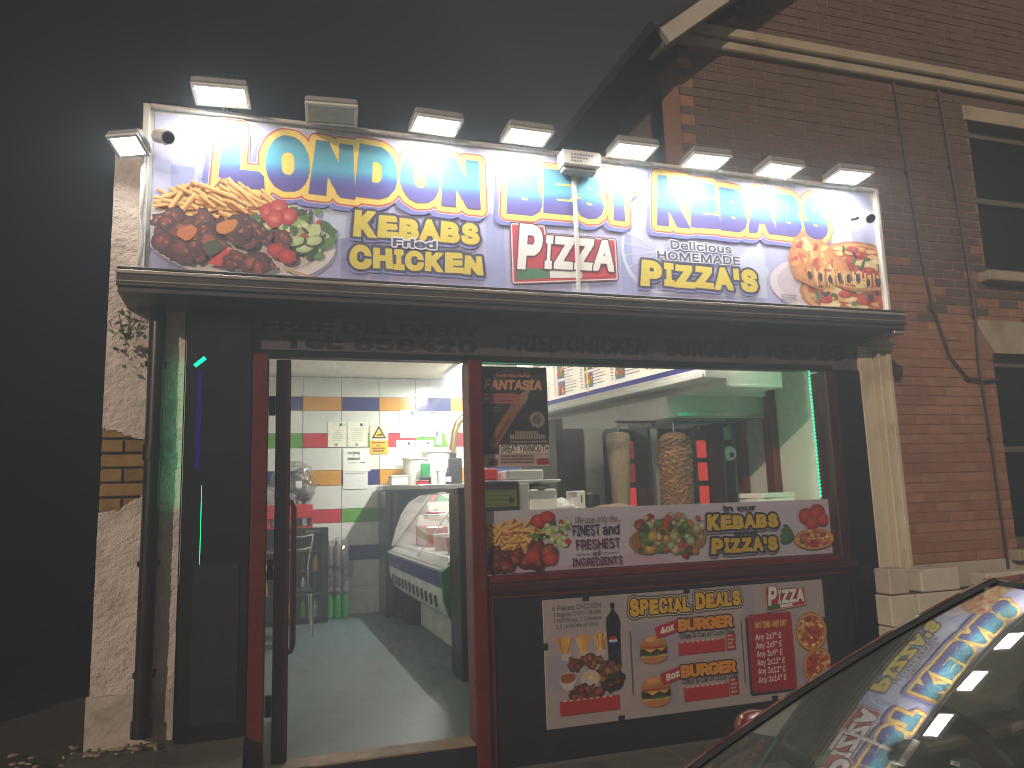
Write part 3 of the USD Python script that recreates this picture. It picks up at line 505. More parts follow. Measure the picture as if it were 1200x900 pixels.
# ================================================================== floodlights along the top of the sign
def floodlight(x, y, z, label, lit=True, tilt=4.0, yaw=0.0, w=.29, d=.20, arm=True):
    T = Thing('floodlight', label, 'floodlight', group='floodlights along the top of the sign')
    R = trimesh.transformations.rotation_matrix(math.radians(tilt), [1, 0, 0], [x, y, z]) ; R = trimesh.transformations.rotation_matrix(math.radians(yaw), [0, 0, 1], [x, y, z]) @ R
    def p(name, ms, mt, parent=None):
        m = cat(list(ms)); m = m.copy(); m.apply_transform(R); return T.part(name, m, mt, parent)
    h = p('housing', [bx(x-w/2, x+w/2, y-d/2, y+d/2, z+.012, z+.05, .008)] + [bx(x-w*.4+i*w*.1, x-w*.4+i*w*.1+.006, y-d*.35, y+d*.35, z+.05, z+.072) for i in range(9)], 'grey_plastic')
    p('rim', [bx(x-w/2, x+w/2, y-d/2, y-d/2+.02, z-.004, z+.0115, .003), bx(x-w/2, x+w/2, y+d/2-.02, y+d/2, z-.004, z+.0115, .003), bx(x-w/2, x-w/2+.02, y-d/2+.0205, y+d/2-.0205, z-.004, z+.0115, .003), bx(x+w/2-.02, x+w/2, y-d/2+.0205, y+d/2-.0205, z-.004, z+.0115, .003)], 'white_plastic', h)
    p('lens', [bx(x-w/2+.0205, x+w/2-.0205, y-d/2+.0205, y+d/2-.0205, z+.002, z+.011)], 'flood_glow' if lit else 'lamp_dead', h)
    T.part('cable', tube([(x+.05, y+.06, z+.06), (x+.07, y+.12, z+.10), (x+.05, SY-.01, z+.07), (x+.03, SY+.05, z+.03)], .005, 6), 'black_plastic')
    if arm: T.part('arm', [tube([(x, y, z+.075), (x, y+.10, z+.10), (x, SY+.03, z+.09), (x, SY+.07, z+.01)], .009, 6)], 'grey_plastic'); T.part('bracket', [bx(x-.04, x+.04, y-.02, y+.02, z+.066, z+.09, .003)], 'grey_plastic')
    T.close()
    if lit: lamp(T, (x, y, z-.006), w-.045, d-.045, FLOOD_LAMP, (1.0, .985, .95), R)
FL = [(-.24, 3.765, 'lit floodlight first from the left on top of the sign, above the letter L'), (.35, 3.735, 'unlit grey floodlight, the only dark one on the sign'), (.955, 3.745, 'lit floodlight above the end of LONDON, just right of the unlit one'), (1.53, 3.745, 'lit floodlight left of the small white box, above the word BEST'),
      (2.25, 3.735, 'lit floodlight just right of the small white box, above the gap after BEST'), (2.795, 3.725, 'lit floodlight above the K of KEBABS, third from the right'), (3.375, 3.722, 'lit floodlight above the middle of KEBABS, second from the right'), (3.965, 3.738, 'lit floodlight at the right end of the sign above the pizza slice')]
for i, (x, z, lab) in enumerate(FL): floodlight(x, -.30, z, lab, lit=(i != 1), tilt=(-5 if i == 0 else -7 if i == 1 else RNG.uniform(-4, -1)), yaw=(-5 if i < 2 else RNG.uniform(-3, 3)))
floodlight(-.70, -.24, 3.45, 'lit floodlight fixed to the side of the sign at its left end', True, -28, -24, .18, .145, arm=False)

def cctv(x, y, z, label, dirv, name='security_camera'):
    T = Thing(name, label, 'security camera', group='security cameras at the ends of the sign'); dv = np.array(dirv, float); dv /= np.linalg.norm(dv); c = np.array([x, y, z])
    b = T.part('body', [cyl(c-dv*.05, c+dv*.075, .036, .036, 18), cyl(c-dv*.065, c-dv*.05, .024, .036, 18)], 'white_plastic', smooth=40); T.part('lens', cyl(c+dv*.0752, c+dv*.082, .031, .028, 18), 'black_plastic', b)
    T.part('hood', tube([c-dv*.045+[0, 0, .03], c+dv*.07+[0, 0, .03]], .014, 8), 'white_plastic', smooth=40); T.part('mount', tube([c-dv*.04, c-dv*.06+[0, .03, .0], c+[0, .10, .02], [x, SY-.03, z+.03]], .011, 8), 'black_plastic', smooth=60); T.close()
cctv(-.53, -.29, 3.50, 'white bullet security camera at the top left corner of the sign', (.5, -.78, -.38)); cctv(4.10, -.29, 3.46, 'white bullet security camera at the right end of the sign, above the pizza picture', (-.3, -.8, -.5))

T = Thing('drainpipe', 'black drainpipe running down the white corner wall left of the door', 'drainpipe')
T.part('pipe', [tube([(-.545, -.06, 2.62), (-.545, -.06, 1.6), (-.55, -.06, .48)], .042, 12), tube([(-.545, -.06, 1.88), (-.545, -.06, 1.80)], .05, 12), cyl((-.55, -.06, .50), (-.55, -.06, .42), .05)], 'pipe_black', smooth=50)
for z in (2.3, 1.25, .7): T.part('clip', bx(-.60, -.495, -.062, .02, z, z+.03, .004), 'pipe_black')
T.close()

# ================================================================== window vinyl, poster, deals board
T = Thing('window_banner', 'wide printed food banner across the bottom of the shop window', 'banner'); T.part('sheet', bx(1.275, 3.802, .0235, .027, 1.095, 1.468), 'white_plastic')
Pp = Print(.0225, .00003); rng = random.Random(21); Pp.add(sbox(1.275, 1.095, 3.802, 1.468), (214, 208, 222)); Pp.add(Polygon([(1.275, 1.2), (1.8, 1.12), (2.3, 1.18), (2.6, 1.095), (1.275, 1.095)]), (216, 188, 206))
bc = sbox(1.276, 1.096, 3.801, 1.467)
chips(Pp, 1.45, 1.31, .17, .07, 130, rng, .1, 1.0, .11, .011); salad(Pp, 1.70, 1.32, .12, .08, 46, rng); meat(Pp, 1.52, 1.19, .2, .05, 34, rng, .05, ((196, 72, 44), (170, 50, 34), (206, 110, 54)))
for x, z in ((1.62, 1.40), (1.68, 1.42), (1.58, 1.19), (1.69, 1.17)): Pp.blob(x, z, .05, .04, (228, 84, 60), (168, 30, 26), 0, .08)
for txt, a, b, z, h, c, bo, sl_ in (('We use only the...', 1.86, 2.18, 1.375, .042, (110, 50, 50), False, .25), ('FINEST', 1.845, 2.03, 1.30, .062, (62, 40, 66), True, 0), ('and', 2.05, 2.165, 1.30, .062, (62, 40, 66), True, 0), ('FRESHEST', 1.865, 2.165, 1.215, .058, (110, 30, 66), True, 0), ('of', 1.975, 2.03, 1.172, .03, (80, 40, 60), True, 0), ('INGREDIENTS', 1.835, 2.175, 1.115, .046, (96, 40, 62), True, 0)):
    Pp.add(words(txt, a, b, z, h, bold=bo, slant=sl_), c)
Pp.add(unary_union([sbox(1.86, 1.183, 1.96, 1.187), sbox(2.04, 1.183, 2.15, 1.187)]), (120, 60, 80))
for bx_, bz_, bw_ in ((2.36, 1.24, .13), (2.66, 1.25, .13)):
    Pp.add(affinity.scale(Point(bx_, bz_).buffer(.5), 2*bw_, .16).union(sbox(bx_-bw_, bz_, bx_+bw_, bz_+.03)), (150, 100, 54))
    for i in range(10): Pp.add(LineString([(bx_-bw_+i*bw_*.22, bz_+.03), (bx_-bw_*.7+i*bw_*.155, bz_-.07)]).buffer(.003), (196, 146, 86))
for _ in range(150):
    x, z = rng.gauss(2.51, .11), rng.gauss(1.28, .055)
    if 2.25 < x < 2.78 and 1.13 < z < 1.40: r = rng.uniform(.018, .042); c = rng.choice([(228, 96, 60), (244, 200, 74), (120, 164, 66), (206, 216, 150), (236, 150, 66), (196, 44, 40), (240, 226, 180), (86, 120, 54)]); Pp.blob(x, z, r, r*.9, c, tuple(v*.62 for v in c), 0, .08, 12, rng)
for txt, a, b, zb in (('KEBABS', 2.80, 3.36, 1.298), ("PIZZA'S", 2.82, 3.34, 1.145)): L = shop_word(Pp, txt, a, b, zb, zb+.083, 1.12, fat=.115); outlined(Pp, L, (.014,), ((58, 44, 52),), ((-.008, -.008), (150, 140, 170))); Pp.add(unary_union(L), (222, 186, 42))
g = words('in our', 2.93, 3.19, 1.415, .032, fat=.04); Pp.add(g, (50, 46, 60)); g = words('and', 3.00, 3.18, 1.250, .03, fat=.04); Pp.add(g, (50, 46, 60))
pizza(Pp, 3.64, 1.20, .17, rng, .42, bc)
for x, z, r in ((3.58, 1.36, .06), (3.68, 1.38, .065), (3.63, 1.31, .055), (3.72, 1.33, .05)): Pp.blob(x, z, r, r*.9, (232, 84, 60), (168, 26, 26), 0, .05); Pp.blob(x-.01, z+.03, r*.3, r*.14, (120, 160, 70), (60, 100, 40), .6, .2)
for a in (2.2, 2.6, 3.0, 3.4): Pp.blob(3.47+.06*math.cos(a), 1.22+.05*math.sin(a), .06, .022, (96, 146, 60), (50, 92, 36), a, .1)
T.part('food_print', Pp.mesh(), 'print_board'); T.close()

T = Thing('circus_poster', 'dark circus poster behind the glass beside the door post', 'poster'); T.part('sheet', bx(1.285, 1.735, .061, .063, 1.732, 2.366), 'paper_white')
Pp = Print(.0600, .0001); rng = random.Random(3); q = lambda a, b: (1.285+.45*a, 1.732+.634*b)
Pp.add(sbox(1.285, 1.732, 1.735, 2.366), (34, 32, 40))
arm = [q(.06, .1), q(.22, .28), q(.5, .6), q(.62, .74)]; Pp.add(LineString([q(0.0, .06), q(.16, .22)]).buffer(.045, cap_style=2), (36, 38, 74)); Pp.add(LineString([q(.18, .24), q(.4, .48), q(.56, .63)]).buffer(.032), (140, 92, 66)); Pp.add(LineString([q(.22, .26), q(.42, .47)]).buffer(.012), (112, 44, 38)); Pp.add(affinity.rotate(affinity.scale(Point(*q(.62, .68)).buffer(.04), 1.2, .8), 50), (150, 110, 90))
for a, l in ((.95, .24), (.88, .28), (.80, .27), (.72, .22)): Pp.add(LineString([q(.6, .66), (q(.6, .66)[0]+l*.45*math.cos(a), q(.6, .66)[1]+l*.62*math.sin(a))]).buffer(.008), (156, 116, 96))
Pp.add(words('CIRCUS', *[q(a, 0)[0] for a in (.24, .76)], q(0, .90)[1], .036, fat=.05), (176, 96, 52)); Pp.add(words('FANTASIA', *[q(a, 0)[0] for a in (.07, .92)], q(0, .775)[1], .055, fat=.05, slant=.1), (196, 140, 96))
Pp.add(sbox(*q(.06, .63), *q(.55, .73)), (176, 92, 96))
for j, z in ((0, .69), (1, .645)): Pp.add(unary_union([sbox(q(.09+i*.045, 0)[0], q(0, z)[1], q(.12+i*.045, 0)[0], q(0, z+.022)[1]) for i in range(10-j)]), (120, 30, 40))
for z in (.585, .555): Pp.add(unary_union([sbox(q(.07+i*.03, 0)[0], q(0, z)[1], q(.09+i*.03, 0)[0], q(0, z+.012)[1]) for i in range(8)]), (110, 108, 112))
st = Point(*q(.83, .47)); Pp.add(unary_union([st.buffer(.044)]+[Point(st.x+.048*math.cos(a), st.y+.048*math.sin(a)).buffer(.006) for a in np.arange(0, 6.28, .42)]), (150, 132, 118)); Pp.add(st.buffer(.032), (96, 84, 80))
for z, a, b, h in ((.325, .5, .86, .02), (.275, .42, .95, .03), (.24, .42, .98, .012)): n = int((b-a)/.035); Pp.add(unary_union([sbox(q(a+i*.035, 0)[0], q(0, z)[1], q(a+i*.035+.025, 0)[0], q(0, z)[1]+h) for i in range(n)]), (156, 142, 130))
Pp.add(sbox(*q(.02, .005), *q(.995, .13)), (190, 170, 160)); Pp.add(sbox(*q(.26, .135), *q(.995, .22)), (214, 206, 194)); Pp.add(words('GREAT YARMOUTH', *[q(a, 0)[0] for a in (.28, .985)], q(0, .148)[1], .042, fat=.02), (40, 30, 34))
Pp.add(sbox(*q(.1, .02), *q(.24, .085)), (120, 40, 44)); Pp.add(sbox(*q(.26, .025), *q(.78, .125)), (166, 150, 140)); Pp.add(sbox(*q(.8, .02), *q(.985, .085)), (140, 40, 40))
for z in (.1, .07, .04): Pp.add(unary_union([sbox(q(.28+i*.04, 0)[0], q(0, z)[1], q(.31+i*.04, 0)[0], q(0, z+.018)[1]) for i in range(12)]), (96, 40, 44))
T.part('poster_print', Pp.mesh(), 'print_paper'); T.close()

BX0, BX1, BZ0, BZ1, BY = 1.622, 3.648, .192, .928, -.026
T = Thing('deals_board', 'white SPECIAL DEALS board with burgers and prices under the window', 'board'); T.part('panel', bx(BX0, BX1, BY+.001, BY+.012, BZ0, BZ1), 'white_plastic')
for x, z in ((1.622, .66), (2.10, .20), (3.20, .20), (3.65, .66), (2.6, .926), (1.9, .926)): T.part('clip', bx(x-.022, x+.022, BY-.006, BY+.0005, z-.02, z+.02, .003), 'black_plastic')
Pp = Print(BY, .00003); rng = random.Random(31); Pp.add(sbox(BX0, BZ0, BX1, BZ1), (188, 176, 178))
for a in ((2.2, .5, 2.5, .75), (2.3, .25, 2.5, .45), (3.0, .7, 3.1, .92), (3.3, .25, 3.6, .4), (1.63, .4, 1.75, .6)): Pp.add(sbox(*a), (176, 170, 184))
L = shop_word(Pp, 'SPECIAL', 2.19, 2.62, .80, .885, 1.15, fat=.115) + shop_word(Pp, 'DEALS', 2.66, 3.0, .81, .895, 1.15, fat=.115); outlined(Pp, L, (.022, .014, .009), ((64, 50, 40), (236, 226, 200), (50, 30, 24))); Pp.add(unary_union(L), (240, 190, 40))
for txt, a, b, z, h in (('6 Pieces CHICKEN', 1.68, 2.0, .862, .03), ('3 Regular CHIPS / BEANS', 1.685, 2.0, .826, .024), ('6 Hot Wings  1 Coleslaw', 1.685, 2.0, .792, .024), ('1.5 Ltr Bottle of Drink', 1.70, 1.98, .757, .023)): Pp.add(words(txt, a, b, z, h, bold=False, fat=.012), (60, 40, 46))
bt = Polygon([(2.035, .50), (2.12, .50), (2.122, .70), (2.128, .76), (2.118, .80), (2.09, .835), (2.088, .85), (2.066, .85), (2.064, .835), (2.034, .80), (2.026, .76), (2.03, .70)]); Pp.add(bt, (26, 20, 26)); Pp.add(sbox(2.062, .852, 2.092, .885), (30, 26, 40)); Pp.add(sbox(2.04, .56, 2.118, .60), (50, 48, 66))
cc = Point(2.07, .66).buffer(.028); Pp.add(cc, (232, 228, 228)); Pp.add(cc.intersection(sbox(2, .665, 2.2, .8)), (206, 36, 44)); Pp.add(cc.intersection(sbox(2, .5, 2.2, .652)), (40, 60, 150))
for x in (1.755, 1.87, 1.985):
    for i in range(26): a = rng.gauss(0, .35); Pp.add(LineString([(x+rng.uniform(-.02, .02), .60), (x+.07*math.sin(a)+rng.uniform(-.01, .01), .66+.05*math.cos(a))]).buffer(.005, cap_style=2), jit(rng.choice([(240, 170, 66), (248, 200, 100), (214, 132, 44)]), .08, rng))
    Pp.add(Polygon([(x-.035, .61), (x+.035, .61), (x+.026, .57), (x-.026, .57)]), (214, 196, 190))
meat(Pp, 1.88, .55, .10, .03, 22, rng, .03, ((190, 96, 50), (160, 70, 38), (206, 120, 66))); meat(Pp, 2.03, .485, .07, .04, 22, rng, .035, ((206, 138, 76), (176, 104, 54))); meat(Pp, 2.05, .42, .06, .03, 16, rng, .035, ((110, 70, 40), (84, 54, 32)))
for x, z, r, c in ((1.76, .46, .055, (190, 120, 80)), (1.905, .455, .06, (240, 232, 222))): Pp.add(affinity.scale(Point(x, z).buffer(r), 1, .8).union(affinity.scale(Point(x, z-.03).buffer(r*.7), 1, .8)), (226, 214, 204)); Pp.blob(x, z+.01, r*.9, r*.55, c, tuple(v*.85 for v in c), 0, .04)
for _ in range(14): Pp.blob(1.905+rng.uniform(-.04, .04), .468+rng.uniform(-.02, .02), .012, .007, (250, 220, 130), (232, 190, 120), rng.uniform(0, 3), .2, 8, rng)
for _ in range(30): Pp.blob(1.76+rng.uniform(-.04, .04), .47+rng.uniform(-.02, .02), .01, .007, (206, 110, 60), (160, 70, 40), 0, .2, 8, rng)
meat(Pp, 1.88, .375, .09, .025, 20, rng, .035, ((196, 84, 56), (206, 104, 66), (170, 60, 40)))
def slot(x0, x1, z0, z1): Pp.add(sbox(x0, z0, x1, z1), (196, 44, 40)); Pp.add(unary_union([sbox(x0+(x1-x0)*(.06+i*.11), z1-.006, x0+(x1-x0)*(.06+i*.11)+.02, z1+.002) for i in range(8)]), (232, 216, 200))
slot(1.70, 2.085, .262, .345); slot(2.51, 2.845, .535, .612); slot(2.53, 2.85, .255, .34)
for z0 in (.535, .262): Pp.add(sbox(2.858, z0, 2.925, z0+.105), (176, 40, 44)); Pp.add(unary_union([sbox(2.868, z0+.012+i*.024, 2.914-.01*(i % 2), z0+.024+i*.024) for i in range(4)]), (220, 170, 150))
burger(Pp, 2.335, .585, .185, rng); burger(Pp, 2.335, .335, .20, rng)
for x, z, txt in ((2.435, .70, '4oz'), (2.455, .42, '8oz')): Pp.add(affinity.rotate(sbox(x-.075, z-.03, x+.075, z+.03).buffer(.006), 14), (196, 36, 50)); g = affinity.rotate(words(txt, x-.05, x+.05, z-.017, .036, fat=.05, slant=.15), 14, origin=(x, z)); Pp.add(g, (248, 244, 236))
for z, zc in ((.685, .635), (.405, .362)):
    g = words('BURGER', 2.515, 2.92, z, .062, bold=False, fat=.11, mitre=True); Pp.add(g.buffer(.008), (70, 40, 30)); Pp.add(g, (240, 160, 36)); Pp.add(words('Chips & Can of Coca Cola', 2.52, 2.92, zc, .030, bold=False, fat=.01), (70, 60, 66))
Pp.add(unary_union([sbox(2.176, .33, 2.181, .71), sbox(2.973, .325, 2.978, .715)]), (60, 56, 66))
logo_pizza(Pp, 3.185, 3.485, .755, .905)
rp = sbox(3.045, .275, 3.345, .722).buffer(.02); Pp.add(affinity.translate(rp, -.018, -.014), (52, 46, 66)); Pp.add(rp, (176, 34, 44)); Pp.add(words('ANY TIME-ANY DAY', 3.075, 3.325, .655, .036, fat=.02), (240, 206, 80))
for i, t_ in enumerate(('Any 2x7" £', 'Any 2x9" £', 'Any 3x9" £', 'Any 2x12" £', 'Any 3x12" £', 'Any 2x14" £')): Pp.add(words(t_, 3.075, 3.075+.20+.012*(len(t_) > 10), .58-i*.053, .036), (244, 236, 226))
pizza(Pp, 3.515, .60, .125, rng, 1.0, sbox(BX0, BZ0, BX1-.004, BZ1)); pizza(Pp, 3.545, .375, .12, rng, 1.0, sbox(BX0, BZ0, BX1-.004, BZ1))
T.part('menu_print', Pp.mesh(), 'print_board'); T.close()

# ================================================================== green LED strips
def led(name, path, label, mt='led_glow', step=.026, r=.0095):
    T = Thing(name, label, 'light strip'); path = [np.array(p, float) for p in path]; dots = []
    T.part('backing', [tube([a, b], .008, 6) for a, b in zip(path[:-1], path[1:])], 'white_plastic')
    for a, b in zip(path[:-1], path[1:]):
        n = max(2, int(np.linalg.norm(b-a)/step))
        for i in range(n): s = trimesh.creation.icosphere(0, r); s.apply_translation(a+(b-a)*(i+.5)/n + np.array([0, -.008, 0])); dots.append(s)
    T.part('diodes', dots, mt, kind='stuff'); T.close(); return T
T = led('led_strip', [(3.752, .040, 1.48), (3.750, .042, 2.0), (3.746, .040, 2.396), (3.64, .040, 2.396)], 'glowing green light strip down the right edge of the window'); lamp(T, (3.75, .054, 1.94), .02, .9, LED_LAMP, (.01, 1.0, .42), trimesh.transformations.rotation_matrix(math.pi/2, [1, 0, 0], (3.75, .054, 1.94)))
led('led_strip', [(1.30, .040, 2.390), (3.60, .040, 2.3965)], 'glowing green light strip along the top of the window', step=.02, r=.010)
T = led('led_strip', [(-.3955, -.006, 1.15), (-.3955, -.006, 2.5)], 'green light strip tucked behind the left edge of the black pilaster beside the drainpipe', step=.03, r=.003); lamp(T, (-.3965, -.03, 1.95), .02, .8, LED_LAMP*.12, (.01, 1.0, .42), trimesh.transformations.rotation_matrix(math.pi/2, [0, 0, 1], (-.3965, -.03, 1.95)) @ trimesh.transformations.rotation_matrix(math.pi/2, [1, 0, 0], (-.3965, -.03, 1.95)))
T = Thing('corner_light', 'thin green and violet light on the black panel left of the door', 'light strip')
T.part('green_line', bx(-.2995, -.297, -.0885, -.0855, 1.25, 1.66), 'led_glow'); T.part('violet_glow', bx(-.335, -.312, -.0875, -.0855, 1.75, 2.28), 'led_purple')
m = bx(-.36, -.29, -.090, -.0855, 2.315, 2.335); turn(m, -42, (-.325, -.087, 2.325), (0, 1, 0)); T.part('green_line', m, 'led_glow'); T.close()

# ================================================================== inside the shop
def ceiling_tube(x, y0, y1, label, power=1.0):
    T = Thing('ceiling_light', label, 'ceiling light'); T.part('body', bx(x-.035, x+.035, y0, y1, 3.165, 3.2045, .004), 'white_plastic')
    T.part('tube', cyl((x, y0+.03, 3.145), (x, y1-.03, 3.145), .018, n=12), 'tube_glow'); T.part('end_cap', [bx(x-.03, x+.03, y0, y0+.028, 3.12, 3.1645), bx(x-.03, x+.03, y1-.028, y1, 3.12, 3.1645)], 'white_plastic'); T.close(); lamp(T, (x, (y0+y1)/2, 3.12), .05, y1-y0-.1, TUBE_LAMP*power, (1.0, .96, .86))
ceiling_tube(2.28, 3.75, 5.15, 'fluorescent tube on the ceiling near the tiled back wall'); ceiling_tube(.55, 1.3, 2.5, 'added unseen fill tube on the ceiling just inside the doorway', .11)  # the doorway tube is unseen, added as fill light for the customer side
T = Thing('ceiling_light', 'fluorescent tube behind the header board above the shop window', 'ceiling light'); T.part('body', bx(1.8, 3.6, .335, .39, 2.93, 2.97, .004), 'white_plastic'); T.part('tube', cyl((1.84, .362, 2.905), (3.56, .362, 2.905), .018, n=12), 'tube_glow'); T.close(); lamp(T, (2.7, .362, 2.885), 1.7, .05, TUBE_LAMP*.11, (1.0, .96, .86))

def notice(name, x0, x1, z0, z1, label, cat_='notice', fill=(232, 234, 214), tilt=0, art=None):
    T = Thing(name, label, cat_); m = bx(x0, x1, 5.683, 5.685, z0, z1); P_ = Print(5.6825, .0003); P_.add(sbox(x0, z0, x1, z1), fill)
    w, h = x1-x0, z1-z0; r = random.Random(label)
    if art is None:
        P_.add(sbox(x0+.62*w, z0+.82*h, x0+.76*w, z0+.93*h), (60, 84, 130)); P_.add(sbox(x0+.84*w, z0+.84*h, x0+.88*w, z0+.92*h), (110, 170, 120))
        for i in range(7): P_.add(sbox(x0+(.5-.5*(k := r.uniform(.3, .75)))*w, z0+(.70-.075*i)*h, x0+(.5+.5*k)*w, z0+(.712-.075*i)*h), (176, 150, 110) if i % 3 else (150, 170, 140))
        P_.add(Point(x0+.45*w, z0+.09*h).buffer(.02), (150, 160, 130))
    else: art(P_, x0, z0, w, h, r)
    pm = P_.mesh()
    if tilt: turn(m, tilt, ((x0+x1)/2, 5.684, z1), (0, 1, 0)); t = pm.tint; pm.apply_transform(trimesh.transformations.rotation_matrix(math.radians(tilt), (0, 1, 0), ((x0+x1)/2, 5.684, z1))); pm.tint = t
    T.part('sheet', m, 'paper_white'); T.part('notice_print', pm, 'print_paper'); T.close()
notice('certificate', .815, 1.055, 2.285, 2.615, 'cream certificate left of its twin, nearest the door, on the tiled wall', 'certificate')
notice('certificate', 1.065, 1.325, 2.285, 2.615, 'cream certificate just left of the yellow warning sign on the tiled wall', 'certificate')
notice('certificate', 1.755, 2.0, 2.40, 2.775, 'upper cream certificate right of the yellow warning sign, with a red and black seal', 'certificate')
notice('certificate', 1.70, 1.948, 2.02, 2.365, 'lower left cream certificate above the white tub on the counter', 'certificate'); notice('certificate', 1.962, 2.204, 2.03, 2.365, 'lower right cream certificate above the green bottle on the counter', 'certificate')
def lines(P_, x0, z0, w, h, r):
    P_.add(sbox(x0+.5*w, z0+.93*h, x0+.92*w, z0+.975*h), (50, 60, 110))
    for i in range(12): P_.add(sbox(x0+.06*w, z0+(.87-.065*i)*h, x0+r.uniform(.7, .95)*w, z0+(.882-.065*i)*h), (120, 140, 190) if i % 3 else (80, 84, 110))
notice('price_list', 2.016, 2.268, 2.41, 2.757, 'white sheet of blue printed lines right of the upper certificate', 'notice', (232, 236, 238), art=lines)
def allergy(P_, x0, z0, w, h, r):
    for t, a, b, z, hh in (('Food allergy', .16, .62, .76, .12), ('or', .36, .42, .66, .06), ('intolerance?', .16, .62, .50, .12)): P_.add(words(t, x0+a*w, x0+b*w, z0+z*h, hh*h, fat=.03), (40, 40, 44))
    P_.add(sbox(x0+.16*w, z0+.36*h, x0+.5*w, z0+.39*h), (120, 120, 126)); P_.add(sbox(x0+.62*w, z0+.36*h, x0+.8*w, z0+.40*h), (60, 60, 70))
notice('allergy_notice', 1.01, 1.36, 1.965, 2.262, 'white notice asking about food allergy or intolerance, below the certificates', 'notice', (238, 240, 236), art=allergy)
def table(P_, x0, z0, w, h, r):
    P_.add(unary_union([sbox(x0+(.08+.075*i)*w, z0+.86*h, x0+(.12+.075*i)*w, z0+.94*h) for i in range(11)]), (90, 92, 110)); P_.add(unary_union([sbox(x0+.06*w, z0+(.2+.1*i)*h, x0+.92*w, z0+(.206+.1*i)*h) for i in range(7)]), (196, 198, 204))
notice('chart_sheet', 1.01, 1.325, 1.74, 1.962, 'white chart with a row of small figures below the allergy notice', 'notice', (232, 234, 234), art=table)
def warn(P_, x0, z0, w, h, r):
    P_.add(sbox(x0, z0+.46*h, x0+w, z0+h), (226, 214, 196)); P_.add(sbox(x0+.03*w, z0+.02*h, x0+.97*w, z0+.46*h), (240, 186, 30))
    t = Polygon([(x0+.1*w, z0+.53*h), (x0+.9*w, z0+.53*h), (x0+.5*w, z0+.98*h)]); P_.add(t, (30, 26, 22)); P_.add(t.buffer(-.02), (244, 192, 34)); P_.add(sbox(x0+.36*w, z0+.62*h, x0+.66*w, z0+.66*h).union(Polygon([(x0+.5*w, z0+.66*h), (x0+.66*w, z0+.72*h), (x0+.66*w, z0+.66*h)])), (30, 26, 22))
    for a, b, z in ((.14, .86, .36), (.36, .64, .26), (.12, .88, .16), (.18, .82, .07)): P_.add(unary_union([sbox(x0+(a+.06*i)*w, z0+z*h, x0+(a+.06*i+.042)*w, z0+(z+.055)*h) for i in range(int((b-a)/.06))]), (70, 50, 20))
notice('warning_sign', 1.352, 1.596, 2.19, 2.572, 'yellow warning sign with a black triangle on the tiled wall', 'sign', (240, 186, 30), art=warn)
def tag_(P_, x0, z0, w, h, r):
    for i in range(4): P_.add(sbox(x0+.2*w, z0+(.7-.15*i)*h, x0+.8*w, z0+(.72-.15*i)*h), (160, 160, 166))
notice('paper_slip', 2.246, 2.315, 2.30, 2.49, 'narrow white slip hanging straight beside the brass flue', 'paper slip', (228, 228, 224), 0, tag_); notice('paper_slip', 2.352, 2.43, 2.295, 2.49, 'narrow white slip hanging tilted beside the brass flue', 'paper slip', (230, 230, 226), -14, tag_)

T = Thing('flue_pipe', 'bent brass coloured flue pipe by the tiled back wall', 'pipe')
T.part('pipe', tube([(2.40, 5.45, 2.16), (2.42, 5.45, 2.3), (2.44, 5.45, 2.45), (2.49, 5.45, 2.57), (2.58, 5.45, 2.66), (2.75, 5.45, 2.70), (3.1, 5.45, 2.72)], .045, 14), 'brass', smooth=60); T.part('collar', cyl((2.395, 5.45, 2.10), (2.40, 5.45, 2.17), .06), 'black_iron', smooth=40); T.part('boiler', bx(2.33, 2.50, 5.3, 5.66, 1.765, 2.10, .01), 'black_iron'); T.close()

T = Thing('back_counter', 'tall black counter with a grey top across the back of the shop', 'counter'); T.part('top', bx(1.43, 3.6, 5.05, 5.66, 1.70, 1.758, .006), 'worktop_grey'); T.part('side_panel', bx(1.46, 1.515, 5.08, 5.66, .172, 1.698, .004), 'counter_black'); T.part('side_panel', bx(1.56, 1.61, 5.10, 5.66, .172, 1.698, .004), 'black_plastic'); T.part('back_panel', bx(1.615, 3.6, 5.6, 5.65, .172, 1.698), 'counter_black'); T.close()
T = Thing('display_fridge', 'white display fridge with curved glass front, blue band and green end', 'display fridge')
body = Polygon([(2.45, .42), (1.80, .42), (1.66, .47), (1.55, .56), (1.50, .68), (1.485, .80), (1.50, .80), (2.45, .80)])
def ext_y(poly, y0, y1): m = extr(poly, y1-y0); v = m.vertices.copy(); m.vertices = np.stack([v[:, 0], y0+v[:, 2], v[:, 1]], 1); m.invert(); return m
b = T.part('body', [ext_y(body, 2.05, 5.0)], 'fridge_white'); T.part('band', ext_y(Polygon([(1.482, .802), (1.47, .94), (1.60, 1.00), (1.62, .802)]), 2.05, 5.0), 'fridge_blue'); T.part('ledge', ext_y(Polygon([(1.462, .942), (1.462, .962), (1.60, 1.03), (2.45, 1.03), (2.45, .90), (1.62, .90), (1.605, 1.004)]), 2.05, 5.0), 'grey_plastic')
T.part('end_panel', ext_y(Polygon([(2.45, .40), (1.79, .40), (1.64, .46), (1.53, .55), (1.475, .70), (1.455, .95), (1.60, 1.05), (2.45, 1.05)]), 1.99, 2.048), 'fridge_green'); T.part('plinth', bx(1.75, 2.40, 2.03, 4.40, .172, .418), 'fridge_white'); T.part('plinth_base', bx(1.62, 2.40, 4.42, 5.0, .172, .418, .01), 'counter_black')
for i in range(12): T.part('vent_slot', turn(bx(1.476, 1.492, 2.35+i*.21, 2.385+i*.21, .62, .72), -6, (1.485, 3.1, .67), (0, 1, 0)), 'black_plastic', b)
